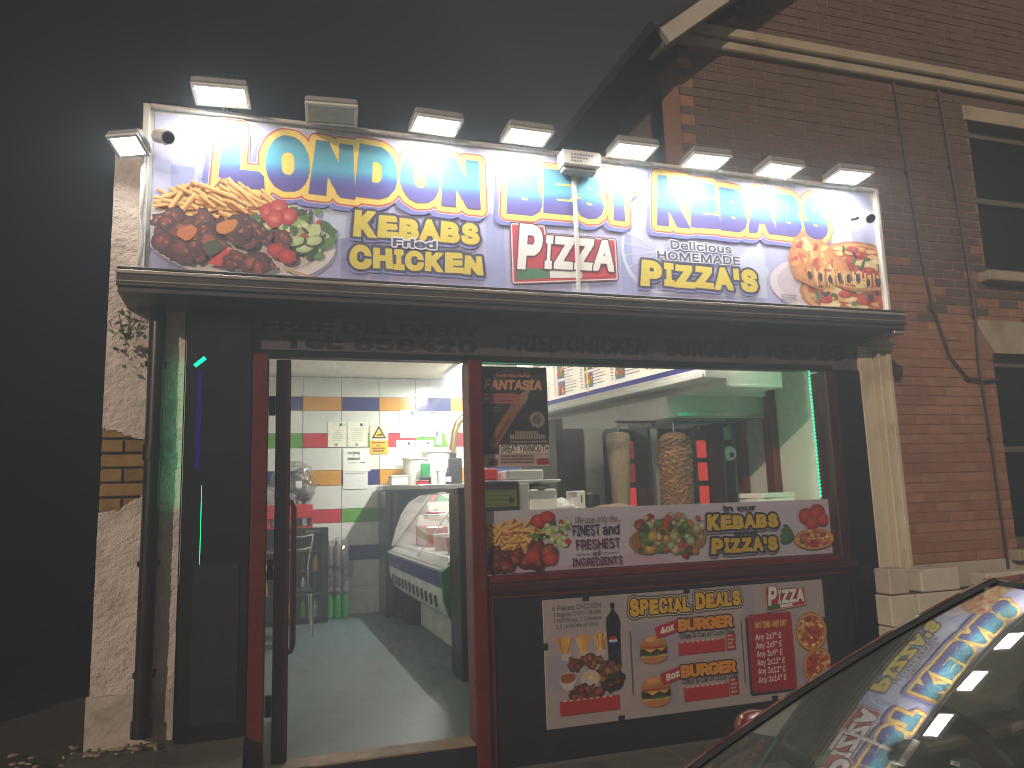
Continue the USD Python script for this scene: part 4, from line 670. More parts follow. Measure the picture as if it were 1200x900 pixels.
gp = [(1.50+.02*0, 1.0)] ; arc = [(1.52, 1.03), (1.57, 1.22), (1.64, 1.40), (1.74, 1.54), (1.88, 1.62), (2.05, 1.65)]
T.part('glass', gridmesh(np.array([[(x, y, z) for y in (2.03, 3.4, 5.0)] for x, z in arc])), 'display_glass'); T.part('glass_shelf', gridmesh(np.array([[(1.75, 2.06, 1.34), (1.75, 4.98, 1.34)], [(2.395, 2.06, 1.34), (2.395, 4.98, 1.34)]])), 'display_glass'); T.part('top_shelf', gridmesh(np.array([[(2.05, 2.03, 1.662), (2.05, 5.0, 1.662)], [(2.45, 2.03, 1.662), (2.45, 5.0, 1.662)]])), 'display_glass')
[T.part('post', cyl((1.53, y, 1.0), (2.04, y, 1.65), .007), 'chrome') for y in (2.06, 3.4, 4.97)]; T.part('back_wall', bx(2.40, 2.45, 2.05, 5.0, 1.03, 1.65), 'fridge_white'); T.part('deck', bx(1.62, 2.395, 2.06, 4.98, 1.0305, 1.034), 'steel_sheet'); T.part('far_end', ext_y(Polygon([(1.52, 1.03)] + arc[1:] + [(2.45, 1.65), (2.45, 1.03)]), 5.003, 5.03), 'fridge_white'); T.close()
for k, (x, y, z, r, m_) in enumerate(((1.80, 2.45, 1.035, .12, 'steel'), (1.84, 2.95, 1.035, .12, 'steel'), (1.86, 3.6, 1.035, .13, 'foam_white'))):
    T = Thing('food_tub', ('steel salad tub nearest the door in the display fridge', 'steel salad tub behind the nearest one in the display fridge', 'white food tray in the middle of the display fridge')[k], 'tub'); T.part('bowl', lathe([(0, 0), (r*.8, 0), (r, .16), (r*1.06, .165), (r*.96, .16), (r*.76, .02), (0, .02)], (x, y, z), 28), m_, smooth=40); T.part('food', lathe([(0, .13), (r*.6, .12), (r*.92, .10)], (x, y, z), 20), ('leaf', 'red_plastic', 'tile_orange')[k]); T.close()
for k, (y, m_, lab) in enumerate(((3.3, 'tile_orange', 'orange food tray on the glass shelf of the display fridge'), (4.5, 'red_plastic', 'red sauce tub on the glass shelf at the far end of the fridge'))):
    T = Thing('shelf_tray', lab, 'tray'); T.part('tray', bx(1.84, 2.08, y-.13, y+.13, 1.345, 1.40, .01), 'foam_white'); T.part('food', bx(1.86, 2.06, y-.11, y+.11, 1.401, 1.43, .01), m_); T.close()
T = Thing('red_crate', 'flat dark red tray standing inside the display fridge', 'tray'); T.part('tray', bx(1.80, 2.05, 4.25, 4.9, 1.035, 1.26, .012), 'tile_red'); T.close()

T = Thing('counter_end', 'black counter end panel standing just inside the doorway on the right', 'counter'); T.part('panel', bx(1.485, 1.56, 1.46, 1.80, .172, 1.60, .006), 'counter_black'); T.part('front', bx(1.562, 2.30, 1.48, 1.53, .172, 1.38, .004), 'counter_black'); T.part('top', bx(1.47, 1.95, 1.44, 1.83, 1.602, 1.64, .006), 'counter_black'); T.close()
# on the back counter
T = Thing('white_tub', 'large white plastic tub on the back counter', 'tub'); T.part('tub', lathe([(0, 0), (.13, 0), (.16, .33), (.17, .335), (.15, .33), (.12, .02), (0, .02)], (1.90, 5.42, 1.76), 28), 'foam_white', smooth=40); T.part('lid_rim', lathe([(.165, .325), (.175, .33), (.175, .35), (.165, .352)], (1.90, 5.42, 1.76), 28), 'white_plastic', smooth=40); T.close()
T = Thing('clear_tub', 'second larger pale tub standing behind the cups on the back counter', 'tub'); T.part('tub', lathe([(0, 0), (.15, 0), (.19, .42), (.20, .43), (.18, .42), (.14, .02), (0, .02)], (2.19, 5.47, 1.76), 28), 'foam_white', smooth=40); T.part('rim', lathe([(.195, .415), (.206, .42), (.206, .44), (.19, .445)], (2.19, 5.47, 1.76), 28), 'white_plastic', smooth=40); T.close()
T = Thing('green_carton', 'green drinks carton on the back counter in front of the tub', 'carton'); T.part('carton', bx(1.93, 2.04, 5.14, 5.22, 1.86, 2.03, .006), 'cup_green'); T.part('spout', cyl((1.985, 5.18, 2.03), (1.985, 5.18, 2.05), .02), 'white_plastic'); T.part('stand', bx(1.92, 2.05, 5.13, 5.23, 1.76, 1.858, .006), 'black_plastic'); T.close()
T = Thing('red_tray', 'small red tray at the edge of the back counter', 'tray'); T.part('tray', bx(1.85, 2.0, 5.06, 5.12, 1.759, 1.80, .008), 'red_plastic'); T.part('rim', bx(1.845, 2.005, 5.055, 5.125, 1.801, 1.808, .003), 'red_plastic'); T.close()
T = Thing('paper_cup', 'cream paper cup with a lid on the back counter', 'cup'); T.part('cup', lathe([(0, 0), (.04, 0), (.055, .17), (0, .17)], (2.17, 5.12, 1.76), 20), 'paper_white', smooth=40); T.part('lid', lathe([(0, .19), (.05, .188), (.058, .172), (.058, .165)], (2.17, 5.12, 1.76), 20), 'foam_white', smooth=40); T.close()
T = Thing('dark_bottle', 'dark blue bottle at the right of the items on the back counter', 'bottle'); T.part('bottle', lathe([(0, 0), (.035, 0), (.036, .12), (.02, .16), (.014, .20), (0, .20)], (2.27, 5.12, 1.76), 18), 'blue_black', smooth=40); T.part('label', lathe([(.0365, .03), (.0365, .09)], (2.27, 5.12, 1.76), 18), 'paper_white', smooth=40); T.close()
T = Thing('white_box', 'low white box at the left end of the back counter', 'box'); T.part('box', bx(1.54, 1.75, 5.1, 5.3, 1.76, 1.86, .006), 'paper_white'); T.part('lid', bx(1.535, 1.755, 5.095, 5.305, 1.861, 1.885, .005), 'foam_white'); T.close()

# drinks fridge, cans and bags on the left
T = Thing('drinks_fridge', 'low black glass fronted drinks fridge against the left of the back wall', 'fridge'); T.part('cabinet', [bx(-.20, .78, 5.12, 5.16, .172, .24), bx(-.20, .78, 5.16, 5.65, 1.20, 1.27, .005), bx(-.20, -.16, 5.16, 5.65, .18, 1.198), bx(.74, .78, 5.16, 5.65, .18, 1.198), bx(-.159, .739, 5.62, 5.65, .18, 1.198)], 'counter_black'); T.part('door_frame', [bx(-.20, .78, 5.10, 5.155, 1.20, 1.28, .004), bx(.70, .78, 5.10, 5.155, .245, 1.198, .004), bx(-.20, -.12, 5.10, 5.155, .245, 1.198, .004)], 'black_plastic')
T.part('pane', bx(-.118, .698, 5.125, 5.131, .245, 1.198), 'display_glass'); T.part('handle', bx(.52, .68, 5.085, 5.099, 1.225, 1.25, .003), 'chrome')
for z in (.50, .76, 1.0): T.part('shelf', bx(-.158, .738, 5.18, 5.60, z, z+.012), 'chrome')
T.close()
proto = None; rng = random.Random(8)
for zi, z in enumerate((.19, .513, .773)):
    for i in range(6):
        x = -.08+i*.145; lab = 'soft drink bottle on the %s shelf of the low black fridge, %s from the right' % (('bottom', 'middle', 'upper')[zi], ('sixth', 'fifth', 'fourth', 'third', 'second', 'first')[i])
        T = Thing('drink_bottle', lab, 'bottle', 'bottles inside the low black fridge'); h = (.26, .2, .19)[zi]
        T.part('bottle', lathe([(0, 0), (.034, 0), (.036, h*.6), (.016, h*.85), (.014, h*.93), (0, h*.93)], (x, 5.25, z), 12), rng.choice(['tile_orange', 'bottle_green', 'tile_red', 'blue_black', 'can_silver', 'cup_green']), smooth=40); T.part('cap', lathe([(.016, h*.93), (.016, h), (0, h)], (x, 5.25, z), 10), rng.choice(['red_plastic', 'white_plastic', 'blue_black']), smooth=40); T.close()
T = Thing('can_crate', 'open red crate on top of the drinks fridge', 'crate'); T.part('base', bx(-.05, .60, 5.16, 5.55, 1.282, 1.30), 'red_plastic'); T.part('side', [bx(-.05, .60, 5.155, 5.17, 1.40, 1.56, .004), bx(.585, .60, 5.171, 5.55, 1.30, 1.56, .004), bx(-.05, -.035, 5.171, 5.55, 1.30, 1.56, .004), bx(-.05, .60, 5.54, 5.555, 1.30, 1.56, .004)], 'red_plastic'); T.close()
for i in range(7):
    T = Thing('drink_can', 'drink can in the red crate, %s from the right' % ('seventh', 'sixth', 'fifth', 'fourth', 'third', 'second', 'first')[i], 'can', 'cans in the red crate'); x = .0+i*.085
    T.part('can', lathe([(0, 0), (.032, 0), (.036, .01), (.036, .125), (.028, .135), (0, .132)], (x, 5.22, 1.302), 14), ('can_silver', 'tile_red', 'can_mix', 'bottle_green', 'can_silver', 'blue_black', 'can_silver')[i], smooth=40); T.part('rim', lathe([(.029, .135), (.031, .14), (.027, .138)], (x, 5.22, 1.302), 14), 'can_silver'); T.close()
def lump(c, r, seed, amp=.25, n=3, sc=3.0):
    m = trimesh.creation.icosphere(n, 1.0); v = m.vertices; k = 1+amp*(meshkit.fbm(v*sc, 4, seed)-.5)*2; m.vertices = v*k[:, None]*np.array(r)+np.array(c); return m
T = Thing('bagged_drinks', 'clear plastic bag full of grey bottles piled on the red crate', 'bag'); T.part('bag', lump((.38, 5.35, 1.80), (.26, .2, .28), 4, .35), 'plastic_wrap', smooth=True); T.part('contents', [lump((.38+dx, 5.35, 1.72+dz), (.09, .09, .11), i, .4, 2) for i, (dx, dz) in enumerate(((-.12, 0), (.02, .06), (.13, -.02), (-.04, -.1), (.08, .17), (-.1, .14)))], 'can_mix', smooth=True); T.part('label', bx(.40, .47, 5.14, 5.145, 1.76, 1.84), 'paper_white'); T.close()
T = Thing('bottle_pack', 'shrink wrapped stack of bottle packs standing on the floor by the tiles', 'bottle pack')
bm = [lathe([(0, 0), (.045, 0), (.047, .20), (.02, .27), (.016, .30), (0, .30)], (.82+ix*.095, 5.42+iy*.1, .18+iz*.31), 12) for ix in range(3) for iy in range(2) for iz in (0, 1, 2)]
for i, m in enumerate(bm): T.part('bottle', m, ('bottle_green' if i % 3 == 0 else 'can_mix'), smooth=40)
T.part('wrap', lump((.92, 5.47, .80), (.20, .16, .32), 9, .2), 'plastic_wrap', smooth=True); T.close()
T = Thing('metal_chair', 'chrome framed chair standing just inside the door on the left', 'chair')
for x in (.22, .53):
    s_ = 1 if x > .4 else -1
    T.part('rear_leg', tube([(x+.02*s_, 4.62, .175), (x-.01*s_, 4.55, .62), (x-.015*s_, 4.50, .90), (x+.035*s_, 4.44, 1.22)], .012, 8), 'chrome', smooth=60); T.part('leg', tube([(x+.01*s_, 4.16, .175), (x, 4.2, .62)], .012, 8), 'chrome', smooth=60)
T.part('seat', bx(.20, .55, 4.15, 4.56, .62, .65, .012), 'black_plastic'); T.part('back_rail', tube([(.185, 4.44, 1.215), (.30, 4.49, 1.20), (.45, 4.49, 1.20), (.57, 4.44, 1.225)], .014, 8), 'chrome', smooth=60); T.part('back_rail', tube([(.19, 4.47, 1.08), (.30, 4.52, 1.06), (.45, 4.52, 1.06), (.555, 4.47, 1.085)], .014, 8), 'chrome', smooth=60); T.close()
T = Thing('small_table', 'pale cafe table beside the chrome chair', 'table'); T.part('top', bx(-.28, .24, 3.3, 3.95, .93, .96, .006), 'wall_cream'); T.part('leg', cyl((-.02, 3.62, .20), (-.02, 3.62, .93), .03), 'chrome', smooth=40); T.part('foot', cyl((-.02, 3.62, .172), (-.02, 3.62, .20), .2, .16), 'black_iron', smooth=40); T.close()

# servery behind the window
T = Thing('servery_counter', 'long steel servery counter directly behind the shop window', 'counter'); T.part('top', bx(1.58, 4.04, .10, 1.44, 1.36, 1.40, .005), 'steel'); T.part('front', bx(1.60, 4.03, .14, .18, .172, 1.358), 'counter_black'); T.part('side_panel', bx(1.58, 1.62, .185, 1.44, .172, 1.358), 'counter_black'); T.close()
T = Thing('till_screen', 'small till screen with a dim yellow display behind the window', 'till'); T.part('case', bx(1.40, 1.655, .46, .50, 1.46, 1.66, .006), 'black_plastic'); T.part('screen', bx(1.415, 1.64, .457, .4595, 1.49, 1.60), 'screen_glow'); T.part('base', bx(1.45, 1.62, .45, .60, 1.40, 1.46, .006), 'black_plastic')
Pp = Print(.4565, .0002); Pp.add(unary_union([sbox(1.42, 1.505+i*.028, 1.60, 1.509+i*.028) for i in range(4)]), (30, 34, 10)); Pp.add(Point(1.60, 1.53).buffer(.02), (20, 24, 10)); T.part('screen_print', Pp.mesh(), 'print_paper'); T.part('foot', bx(1.40, 1.66, .44, .66, 1.385, 1.399, .003), 'black_plastic'); T.close()
T = Thing('till_box', 'white box standing beside the till screen', 'box'); T.part('box', bx(1.66, 1.73, .46, .62, 1.405, 1.64, .005), 'foam_white'); T.part('front_plate', bx(1.672, 1.718, .4575, .4595, 1.45, 1.6), 'white_plastic'); T.close()
T = Thing('tray_stack', 'flat pale green lit trays stacked above the white box', 'trays'); T.part('tray', bx(1.56, 1.98, .50, .80, 1.645, 1.665, .006), 'foam_white'); T.part('tray', bx(1.60, 1.86, .52, .76, 1.667, 1.735, .01), 'foam_white'); T.part('tub', bx(1.45, 1.56, .62, .78, 1.67, 1.75, .01), 'red_plastic'); T.close()
T = Thing('salad_tub', 'clear plastic tub of pale salad behind the banner', 'tub'); T.part('tub', bx(1.735, 1.93, .46, .74, 1.402, 1.60, .012), 'foam_white'); T.part('food', lump((1.83, .6, 1.60), (.09, .12, .04), 6, .4, 2), 'mortar', smooth=True); T.close()
T = Thing('paper_wrap', 'pile of wrapping paper behind the middle of the banner', 'paper'); T.part('sheets', lump((2.02, .56, 1.46), (.17, .13, .07), 12, .5, 3), 'paper_white', smooth=True); T.close()
T = Thing('tissue_box', 'small white box with a green pen mark on the servery', 'box'); T.part('box', bx(2.03, 2.135, .45, .55, 1.402, 1.58, .005), 'paper_white'); T.part('mark', bx(2.10, 2.11, .447, .4495, 1.50, 1.55), 'cup_green'); T.close()
T = Thing('sauce_tin', 'dark round tin right of the small white box', 'tin'); T.part('tin', lathe([(0, 0), (.06, 0), (.06, .15), (0, .15)], (2.21, .52, 1.402), 20), 'black_iron', smooth=40); T.part('rim', lathe([(.058, .15), (.063, .152), (.063, .16), (.055, .16)], (2.21, .52, 1.402), 20), 'steel', smooth=40); T.close()
T = Thing('bread_board', 'brown bread lying on the servery in front of the first spit', 'bread'); T.part('bread', lump((2.35, .45, 1.43), (.2, .14, .05), 3, .25, 3), 'chicken_doner', smooth=True); T.close()
T = Thing('box_stack', 'flat pale food boxes stacked by the right hand wall', 'boxes')
for i in range(3): T.part('box', turn(bx(3.66, 3.98, .60, .88, 1.402+i*.042, 1.44+i*.042, .004), (4, -6, 8)[i], (3.82, .74, 1.4)), 'foam_white')
T.close()

T = Thing('extractor_hood', 'big steel extractor hood hanging over the kebab grills', 'extractor hood')
def lean(y, off): return 3.13 - (y-.42)*.1736 + off
plan = lambda y0, y1, off: Polygon([(lean(y0, off), y0), (4.05, y0), (4.05, y1), (lean(y1, off), y1)])
T.part('hood', [prism_xy(plan(1.0, 3.25, .10).difference(plan(1.04, 3.21, .14).intersection(sbox(0, 0, 4.01, 9))), 2.15, 2.328)], 'steel_sheet'); T.part('filter', prism_xy(plan(1.045, 3.205, .145).intersection(sbox(0, 0, 4.0, 9)), 2.23, 2.245), 'steel_dark'); T.part('rim', bx(3.2, 4.04, .985, .998, 2.16, 2.20, .003), 'steel'); T.close()
T = Thing('bulkhead', 'pale boxed bulkhead over the kebab grills catching green light', 'bulkhead'); T.part('box', prism_xy(plan(.46, 3.27, .215).difference(sbox(3.84, 0, 5, .96)), 2.33, 3.15), 'wall_cream'); T.part('edge_strip', bx(3.36, 3.835, .452, .459, 2.325, 2.345, .002), 'foam_white'); T.close()
T = Thing('kitchen_backing', 'dull steel splashback behind the kebab grills', 'splashback'); T.part('sheet', bx(2.14, 4.05, 1.80, 1.83, 1.40, 2.139), 'steel_dark'); T.part('light_sheet', bx(2.72, 2.92, 1.77, 1.798, 1.40, 2.139), 'steel_sheet'); T.part('pillar', bx(2.14, 2.20, .98, 1.79, 1.402, 2.139), 'steel_dark'); T.close()
def doner(x, y, prof, mtl, name_l, heat_x, lit):
    T = Thing('kebab_grill', name_l, 'kebab grill'); T.part('spit', cyl((x, y, 1.402), (x, y, 2.13), .009), 'chrome', smooth=40); T.part('drip_tray', lathe([(0, 0), (.19, 0), (.20, .03), (.19, .03), (.18, .008), (0, .008)], (x, y, 1.402), 28), 'steel', smooth=40)
    n, k = 72, 110; zz = np.linspace(1.43, 2.02, k); rr = np.interp(zz, *zip(*prof)); t = np.arange(n+1)*2*math.pi/n; q = np.stack([np.cos(t)[None, :]*np.ones((k, 1)), np.sin(t)[None, :]*np.ones((k, 1)), zz[:, None]*np.ones((1, n+1))], -1)
    f = meshkit.fbm(q*np.array([9, 9, 60] if mtl == 'lamb_doner' else [4, 4, 9]), 4, 2); R = rr[:, None]*(1+(.26 if mtl == 'lamb_doner' else .06)*(f-.5)*2); R[:, -1] = R[:, 0]; P = np.stack([x+R*q[..., 0], y+R*q[..., 1], q[..., 2]], -1)
    top = gridmesh(P); cap = lathe([(0, 2.035), (rr[-1]*.6, 2.03), (rr[-1], 2.02)], (x, y, 0), 24); T.part('meat', [top, cap], mtl, smooth=50)
    T.part('cabinet', [bx(heat_x-.20, heat_x+.07, y+.34, y+.42, 1.402, 2.08, .006), bx(heat_x+.06, heat_x+.085, y+.10, y+.339, 1.402, 2.08, .004), bx(heat_x-.22, heat_x-.19, y+.10, y+.339, 1.402, 2.08, .004)], 'black_iron')
    for i, (a, b_) in enumerate(((1.43, 1.60), (1.645, 1.80), (1.84, 1.99))): T.part('burner', bx(heat_x-.045, heat_x+.045, y+.325, y+.338, a, b_, .003), 'heat_glow' if lit[i] else 'heat_dim')
    T.part('top_bar', [bx(x-.012, heat_x+.08, y-.012, y+.012, 2.105, 2.125), bx(heat_x+.055, heat_x+.08, y+.013, y+.42, 2.0815, 2.125)], 'black_iron'); T.close()
doner(2.675, 1.0, [(1.43, .064), (1.7, .078), (1.95, .094), (2.02, .088)], 'chicken_doner', 'kebab grill with the pale smooth chicken spit, on the left', 2.93, (1, 0, 0))
doner(3.172, 1.0, [(1.43, .115), (1.55, .125), (1.85, .135), (1.98, .12), (2.02, .08)], 'lamb_doner', 'kebab grill with the brown crumbly meat spit, on the right', 3.625, (1, 1, 1))
T = Thing('steel_screen', 'upright steel sheet between the two kebab spits', 'screen'); T.part('sheet', bx(2.99, 3.13, 1.20, 1.22, 1.402, 2.08), 'steel_sheet'); T.part('fold', bx(3.11, 3.13, 1.2205, 1.30, 1.402, 2.08), 'steel_sheet'); T.close()
T = Thing('roll_holder', 'dark holder with a round white paper roll beside the right grill', 'paper roll'); T.part('case', bx(3.755, 3.93, 1.30, 1.5, 1.402, 1.99, .006), 'black_iron'); T.part('roll', cyl((3.835, 1.22, 1.87), (3.835, 1.299, 1.87), .062, n=24), 'paper_white', smooth=40); T.part('core', cyl((3.85, 1.215, 1.855), (3.85, 1.2199, 1.855), .022, n=16), 'black_iron'); T.close()
T = Thing('side_panel', 'pale wall panel above the paper roll', 'panel'); T.part('panel', bx(3.72, 4.045, 1.51, 1.54, 1.402, 2.6), 'wall_cream'); T.part('edge', bx(3.70, 3.719, 1.505, 1.545, 1.402, 2.138), 'steel'); T.close()

# the lit menu box over the counter
A, B = np.array([3.12, .42]), np.array([2.62, 3.3]); dv = (B-A)/np.linalg.norm(B-A); ang = math.degrees(math.atan2(dv[0], -dv[1]))
L_ = float(np.linalg.norm(B-A)); T = Thing('menu_box', 'long lit menu board with prices and food pictures above the servery', 'menu board')
def place(m):  # built along +x facing -y, then turned to face the customers
    t = getattr(m, 'tint', None); m.apply_transform(trimesh.transformations.rotation_matrix(math.atan2(A[1]-B[1], A[0]-B[0]), (0, 0, 1))); m.apply_translation([B[0], B[1], 0])
    if t is not None: m.tint = t
    return m
T.part('case', place(bx(0, L_, .012, .20, 2.46, 3.02, .004)), 'white_plastic'); T.part('trim', [place(bx(0, L_+.01, -.02, .20, 2.385, 2.425, .006)), place(bx(0, L_+.005, -.006, .20, 2.426, 2.459, .004))], 'foam_white')
T.part('end_cap', place(bx(L_+.0005, L_+.02, .0, .21, 2.385, 3.02, .004)), 'foam_white')
Pp = Print(.010, .0004); rng = random.Random(17); Pp.add(sbox(0, 2.46, L_, 3.02), (246, 238, 214)); Pp.add(sbox(0, 2.46, L_, 2.505), (48, 44, 110))
for x in np.arange(.35, L_-.1, .52):
    Pp.add(sbox(x, 2.505, x+.006, 3.02), (60, 56, 120)); w_ = .13
    for z in (2.52, 2.68, 2.84):
        Pp.add(sbox(x+.012, z, x+.012+w_, z+.14), (90, 110, 150))
        for _ in range(10): c = rng.choice([(226, 120, 60), (206, 70, 44), (244, 190, 80), (180, 100, 60), (120, 150, 70)]); Pp.blob(x+.012+w_*rng.uniform(.15, .85), z+.14*rng.uniform(.2, .8), .028, .022, c, tuple(v*.7 for v in c), rng.uniform(0, 3), .15, 10, rng)
    for i in range(17):
        z = 2.535+i*.028; n_ = rng.uniform(.12, .24); Pp.add(unary_union([sbox(x+.16+k*.026, z, x+.16+k*.026+.02, z+.011) for k in range(int(n_/.026))]), (176, 50, 44) if i % 5 == 4 else (110, 84, 76)); Pp.add(sbox(x+.44, z, x+.475, z+.011), (150, 60, 50))
Pp.add(sbox(1.55, 2.46, 1.575, 3.02), (240, 200, 40))
T.part('menu_print', place(Pp.mesh()), 'print_lit'); T.close()

# ================================================================== the brick house on the right
T = Thing('brick_house', 'painted orange brick house with stone lintel next to the shop', 'house'); HY = .20
verge = [(2.72, 4.72), (6.2, 7.50), (9.7, 4.72)]
front = Polygon([(4.26, 0), (9.6, 0), (9.6, 4.7), (6.2, 7.42), (2.95, 4.82), (2.95, 3.50), (4.26, 3.50)]); w1, w2 = sbox(5.78, 3.29, 7.1, 4.66), sbox(5.73, 1.02, 7.0, 2.60)
T.part('side_wall', bx(2.95, 3.15, .47, 8, 3.43, 4.8), 'falloff_brick'); T.part('side_wall', bx(9.4, 9.6, .47, 8, 0, 4.7), 'house_mortar')
wl = T.part('wall', prism_xz(front.difference(w1).difference(w2), HY+.005, HY+.46), 'house_mortar'); solid = front.difference(unary_union([w1.buffer(.002), w2.buffer(.002), Polygon([(5.50, 2.60), (7.3, 2.60), (7.3, 2.88), (5.50, 2.88)]), sbox(5.62, .93, 7.2, 1.02), sbox(5.68, 3.20, 7.2, 3.29), sbox(2.9, 4.90, 9, 5.08), sbox(4.2, 0, 9, .955)]))
prep = shapely.prepare(solid); rng = random.Random(2); inds, rest = [], []
zr, row = .958, 0
while zr < 7.3:
    x = 2.95 + (0 if row % 2 else .113)
    while x < 9.5:
        c = sbox(x, zr, x+.214, zr+.065)
        if solid.intersects(c):
            q = c if solid.contains(c) else c.intersection(solid)
            for g in geoms(q):
                a, b, c2_, d_ = g.bounds
                if c2_-a > .03 and d_-b > .03 and g.area > .6*(c2_-a)*(d_-b): inds.append((a, b, c2_, d_))
        x += .225
    zr += .0755; row += 1
inds = [t for t in inds if t[0] < 7.4]
key = lambda t: (0 if (t[0] > 4.3 and t[0] < 5.9 and t[1] < 3.95) else 1, (t[0]-4.9)**2 + (t[1]-2)**2)
inds.sort(key=key); buckets = {}
for i, (a, b, c2_, d_) in enumerate(inds):
    y = HY - rng.uniform(-.001, .004); m = bx(a, c2_, y, HY+.02, b, d_, .004 if i < 300 else 0); k = rng.randrange(4)
    if i < 300: T.part('brick', m, 'house_brick_%d' % k if b < 2.7 or rng.random() > min(1, (b-2.7)/.8) else 'falloff_brick', wl)  # darker share grows with height: street light falloff put into brick colour
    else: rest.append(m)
T.part('upper_bricks', rest, 'falloff_brick', wl, kind='stuff')
T.part('plinth', bx(4.40, 5.70, HY-.012, HY+.0045, .0, .952, .004), 'smooth_render'); T.part('plinth', bx(5.702, 9.6, HY-.012, HY+.0045, .0, .925, .004), 'smooth_render')
T.part('string_course', [bx(2.955, 9.3, HY-.05, HY+.0045, 4.905, 4.985, .01), bx(2.955, 9.3, HY-.09, HY+.0045, 4.986, 5.075, .012)], 'stone_trim')
T.part('lintel', prism_xz(Polygon([(5.55, 2.878), (7.3, 2.878), (7.1, 2.602), (5.74, 2.602)]), HY-.02, HY+.10), 'stone_trim'); T.part('lintel', bx(5.74, 7.14, HY-.015, HY+.1, 4.662, 4.80, .006), 'stone_trim')
for (x0, x1, z0, z1, sx, sz) in ((5.782, 7.098, 3.292, 4.658, 5.69, 3.205), (5.732, 6.998, 1.022, 2.598, 5.62, .935)):
    wf = T.part('window', [bx(x0, x0+.07, HY+.10, HY+.16, z0, z1, .004), bx(x1-.07, x1, HY+.10, HY+.16, z0, z1, .004), bx(x0+.071, x1-.071, HY+.10, HY+.16, z1-.09, z1, .004), bx(x0+.071, x1-.071, HY+.10, HY+.16, z0, z0+.08, .004), bx(x0+.071, x1-.071, HY+.09, HY+.15, (z0+z1)/2+.0*z0-.02, (z0+z1)/2+.03, .004)], 'sash_paint')
    T.part('pane', bx(x0+.071, x1-.071, HY+.125, HY+.132, z0+.08, z1-.09), 'window_dark', wf); T.part('sill', bx(sx, x1+.12, HY-.10, HY+.12, sz, z0-.004, .008), 'stone_trim', wf)
def verge_mesh(a, b, w, y0, y1): d = np.array(b)-np.array(a); n = np.array([-d[1], d[0]])/np.linalg.norm(d)*w; return prism_xz(Polygon([a, b, tuple(np.array(b)+n), tuple(np.array(a)+n)]), y0, y1)
T.part('bargeboard', [verge_mesh(verge[0], verge[1], .17, -.08, -.03), verge_mesh((verge[2][0], verge[2][1]), verge[1], -.17, -.081, -.031)], 'verge_white'); T.part('soffit', verge_mesh((2.72, 4.74), (6.2, 7.52), .03, -.029, HY+.0045), 'verge_white')
T.part('roof', [verge_mesh((2.60, 4.80), (6.2, 7.68), .06, -.10, 8), verge_mesh((9.8, 4.80), (6.2, 7.68), -.06, -.101, 8)], 'roof_felt'); T.close()
def cable(pts, label): T = Thing('wall_cable', label, 'cable', None); T.part('cable', tube(pts, .011, 6), 'cable_black', smooth=60); T.part('clip', [bx(p[0]-.014, p[0]+.014, p[1]-.006, HY-.003, p[2]-.012, p[2]+.012) for p in pts[1:-1:2]], 'cable_black'); T.close()
cable([(5.46, .17, 4.89), (5.50, .17, 4.2), (5.54, .17, 3.4), (5.56, .17, 2.9), (5.53, .17, 2.5), (5.56, .17, 1.9), (5.57, .17, 1.3), (5.58, .17, .75)], 'thick dark cable running straight down the bricks beside the window')
cable([(4.98, .17, 4.89), (5.02, .17, 4.1), (5.06, .17, 3.4), (5.12, .17, 2.95), (5.24, .17, 2.55), (5.40, .17, 2.38), (5.55, .17, 2.36), (5.72, .17, 2.38)], 'thin dark cable curving across the bricks towards the lower window')
T = Thing('garden_wall', 'low white painted block wall with a stepped top', 'wall'); rng = random.Random(4)
for r_ in range(4):
    x = 3.93 - (.22 if r_ % 2 else 0); z = .02 + r_*.203
    while x < 7.2:
        a, b = max(x, 3.93), x+.436
        T.part('block', bx(a, b, -.33+rng.uniform(-.004, .004), -.19, z+.004, z+.199, .007), 'white_block'); x += .444
T.part('block', bx(4.20, 4.53, -.33, -.19, .836, .985, .008), 'white_block'); T.part('block', bx(4.77, 5.22, -.33, -.19, .836, .925, .008), 'white_block'); T.part('block', bx(3.94, 4.10, -.325, -.19, .836, 1.0, .008), 'smooth_render'); T.part('core', bx(3.95, 7.2, -.31, -.195, .02, .832), 'mortar'); T.close()

# ================================================================== the alley on the left
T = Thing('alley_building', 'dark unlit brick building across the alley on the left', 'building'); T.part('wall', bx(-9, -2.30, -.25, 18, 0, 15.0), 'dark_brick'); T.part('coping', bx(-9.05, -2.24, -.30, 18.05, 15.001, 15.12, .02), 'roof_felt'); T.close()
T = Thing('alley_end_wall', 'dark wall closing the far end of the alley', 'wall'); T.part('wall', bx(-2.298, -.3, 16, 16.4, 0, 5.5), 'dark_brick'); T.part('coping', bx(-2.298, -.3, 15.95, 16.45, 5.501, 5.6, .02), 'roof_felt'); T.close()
T = Thing('wall_weed', 'small green weed growing from the wall under the ledge end', 'plant'); rng = random.Random(6); lv = []
for i in range(60):
    c = np.array([-.70+rng.gauss(0, .035), -.03-rng.random()*.06, 2.50+rng.gauss(0, .075)]); s_ = .018*rng.uniform(.6, 1.4); m = trimesh.Trimesh([[0, 0, 0], [s_*.5, 0, s_*.8], [0, 0, s_*2], [-s_*.5, 0, s_*.8]], [[0, 1, 2], [0, 2, 3]], process=False)
    m.apply_transform(trimesh.transformations.random_rotation_matrix(np.array([rng.random() for _ in range(3)]))); m.apply_translation(c); lv.append(m)
T.part('leaves', lv, 'leaf', kind='stuff'); T.part('stem', [tube([(-.70, .0, 2.45), (-.70+dx, -.04, 2.5), (-.70+2*dx, -.06, 2.5+dz)], .003, 5) for dx, dz in ((-.02, .1), (.01, .12), (.025, .06), (-.03, -.05))], 'old_brick_dark'); T.close()
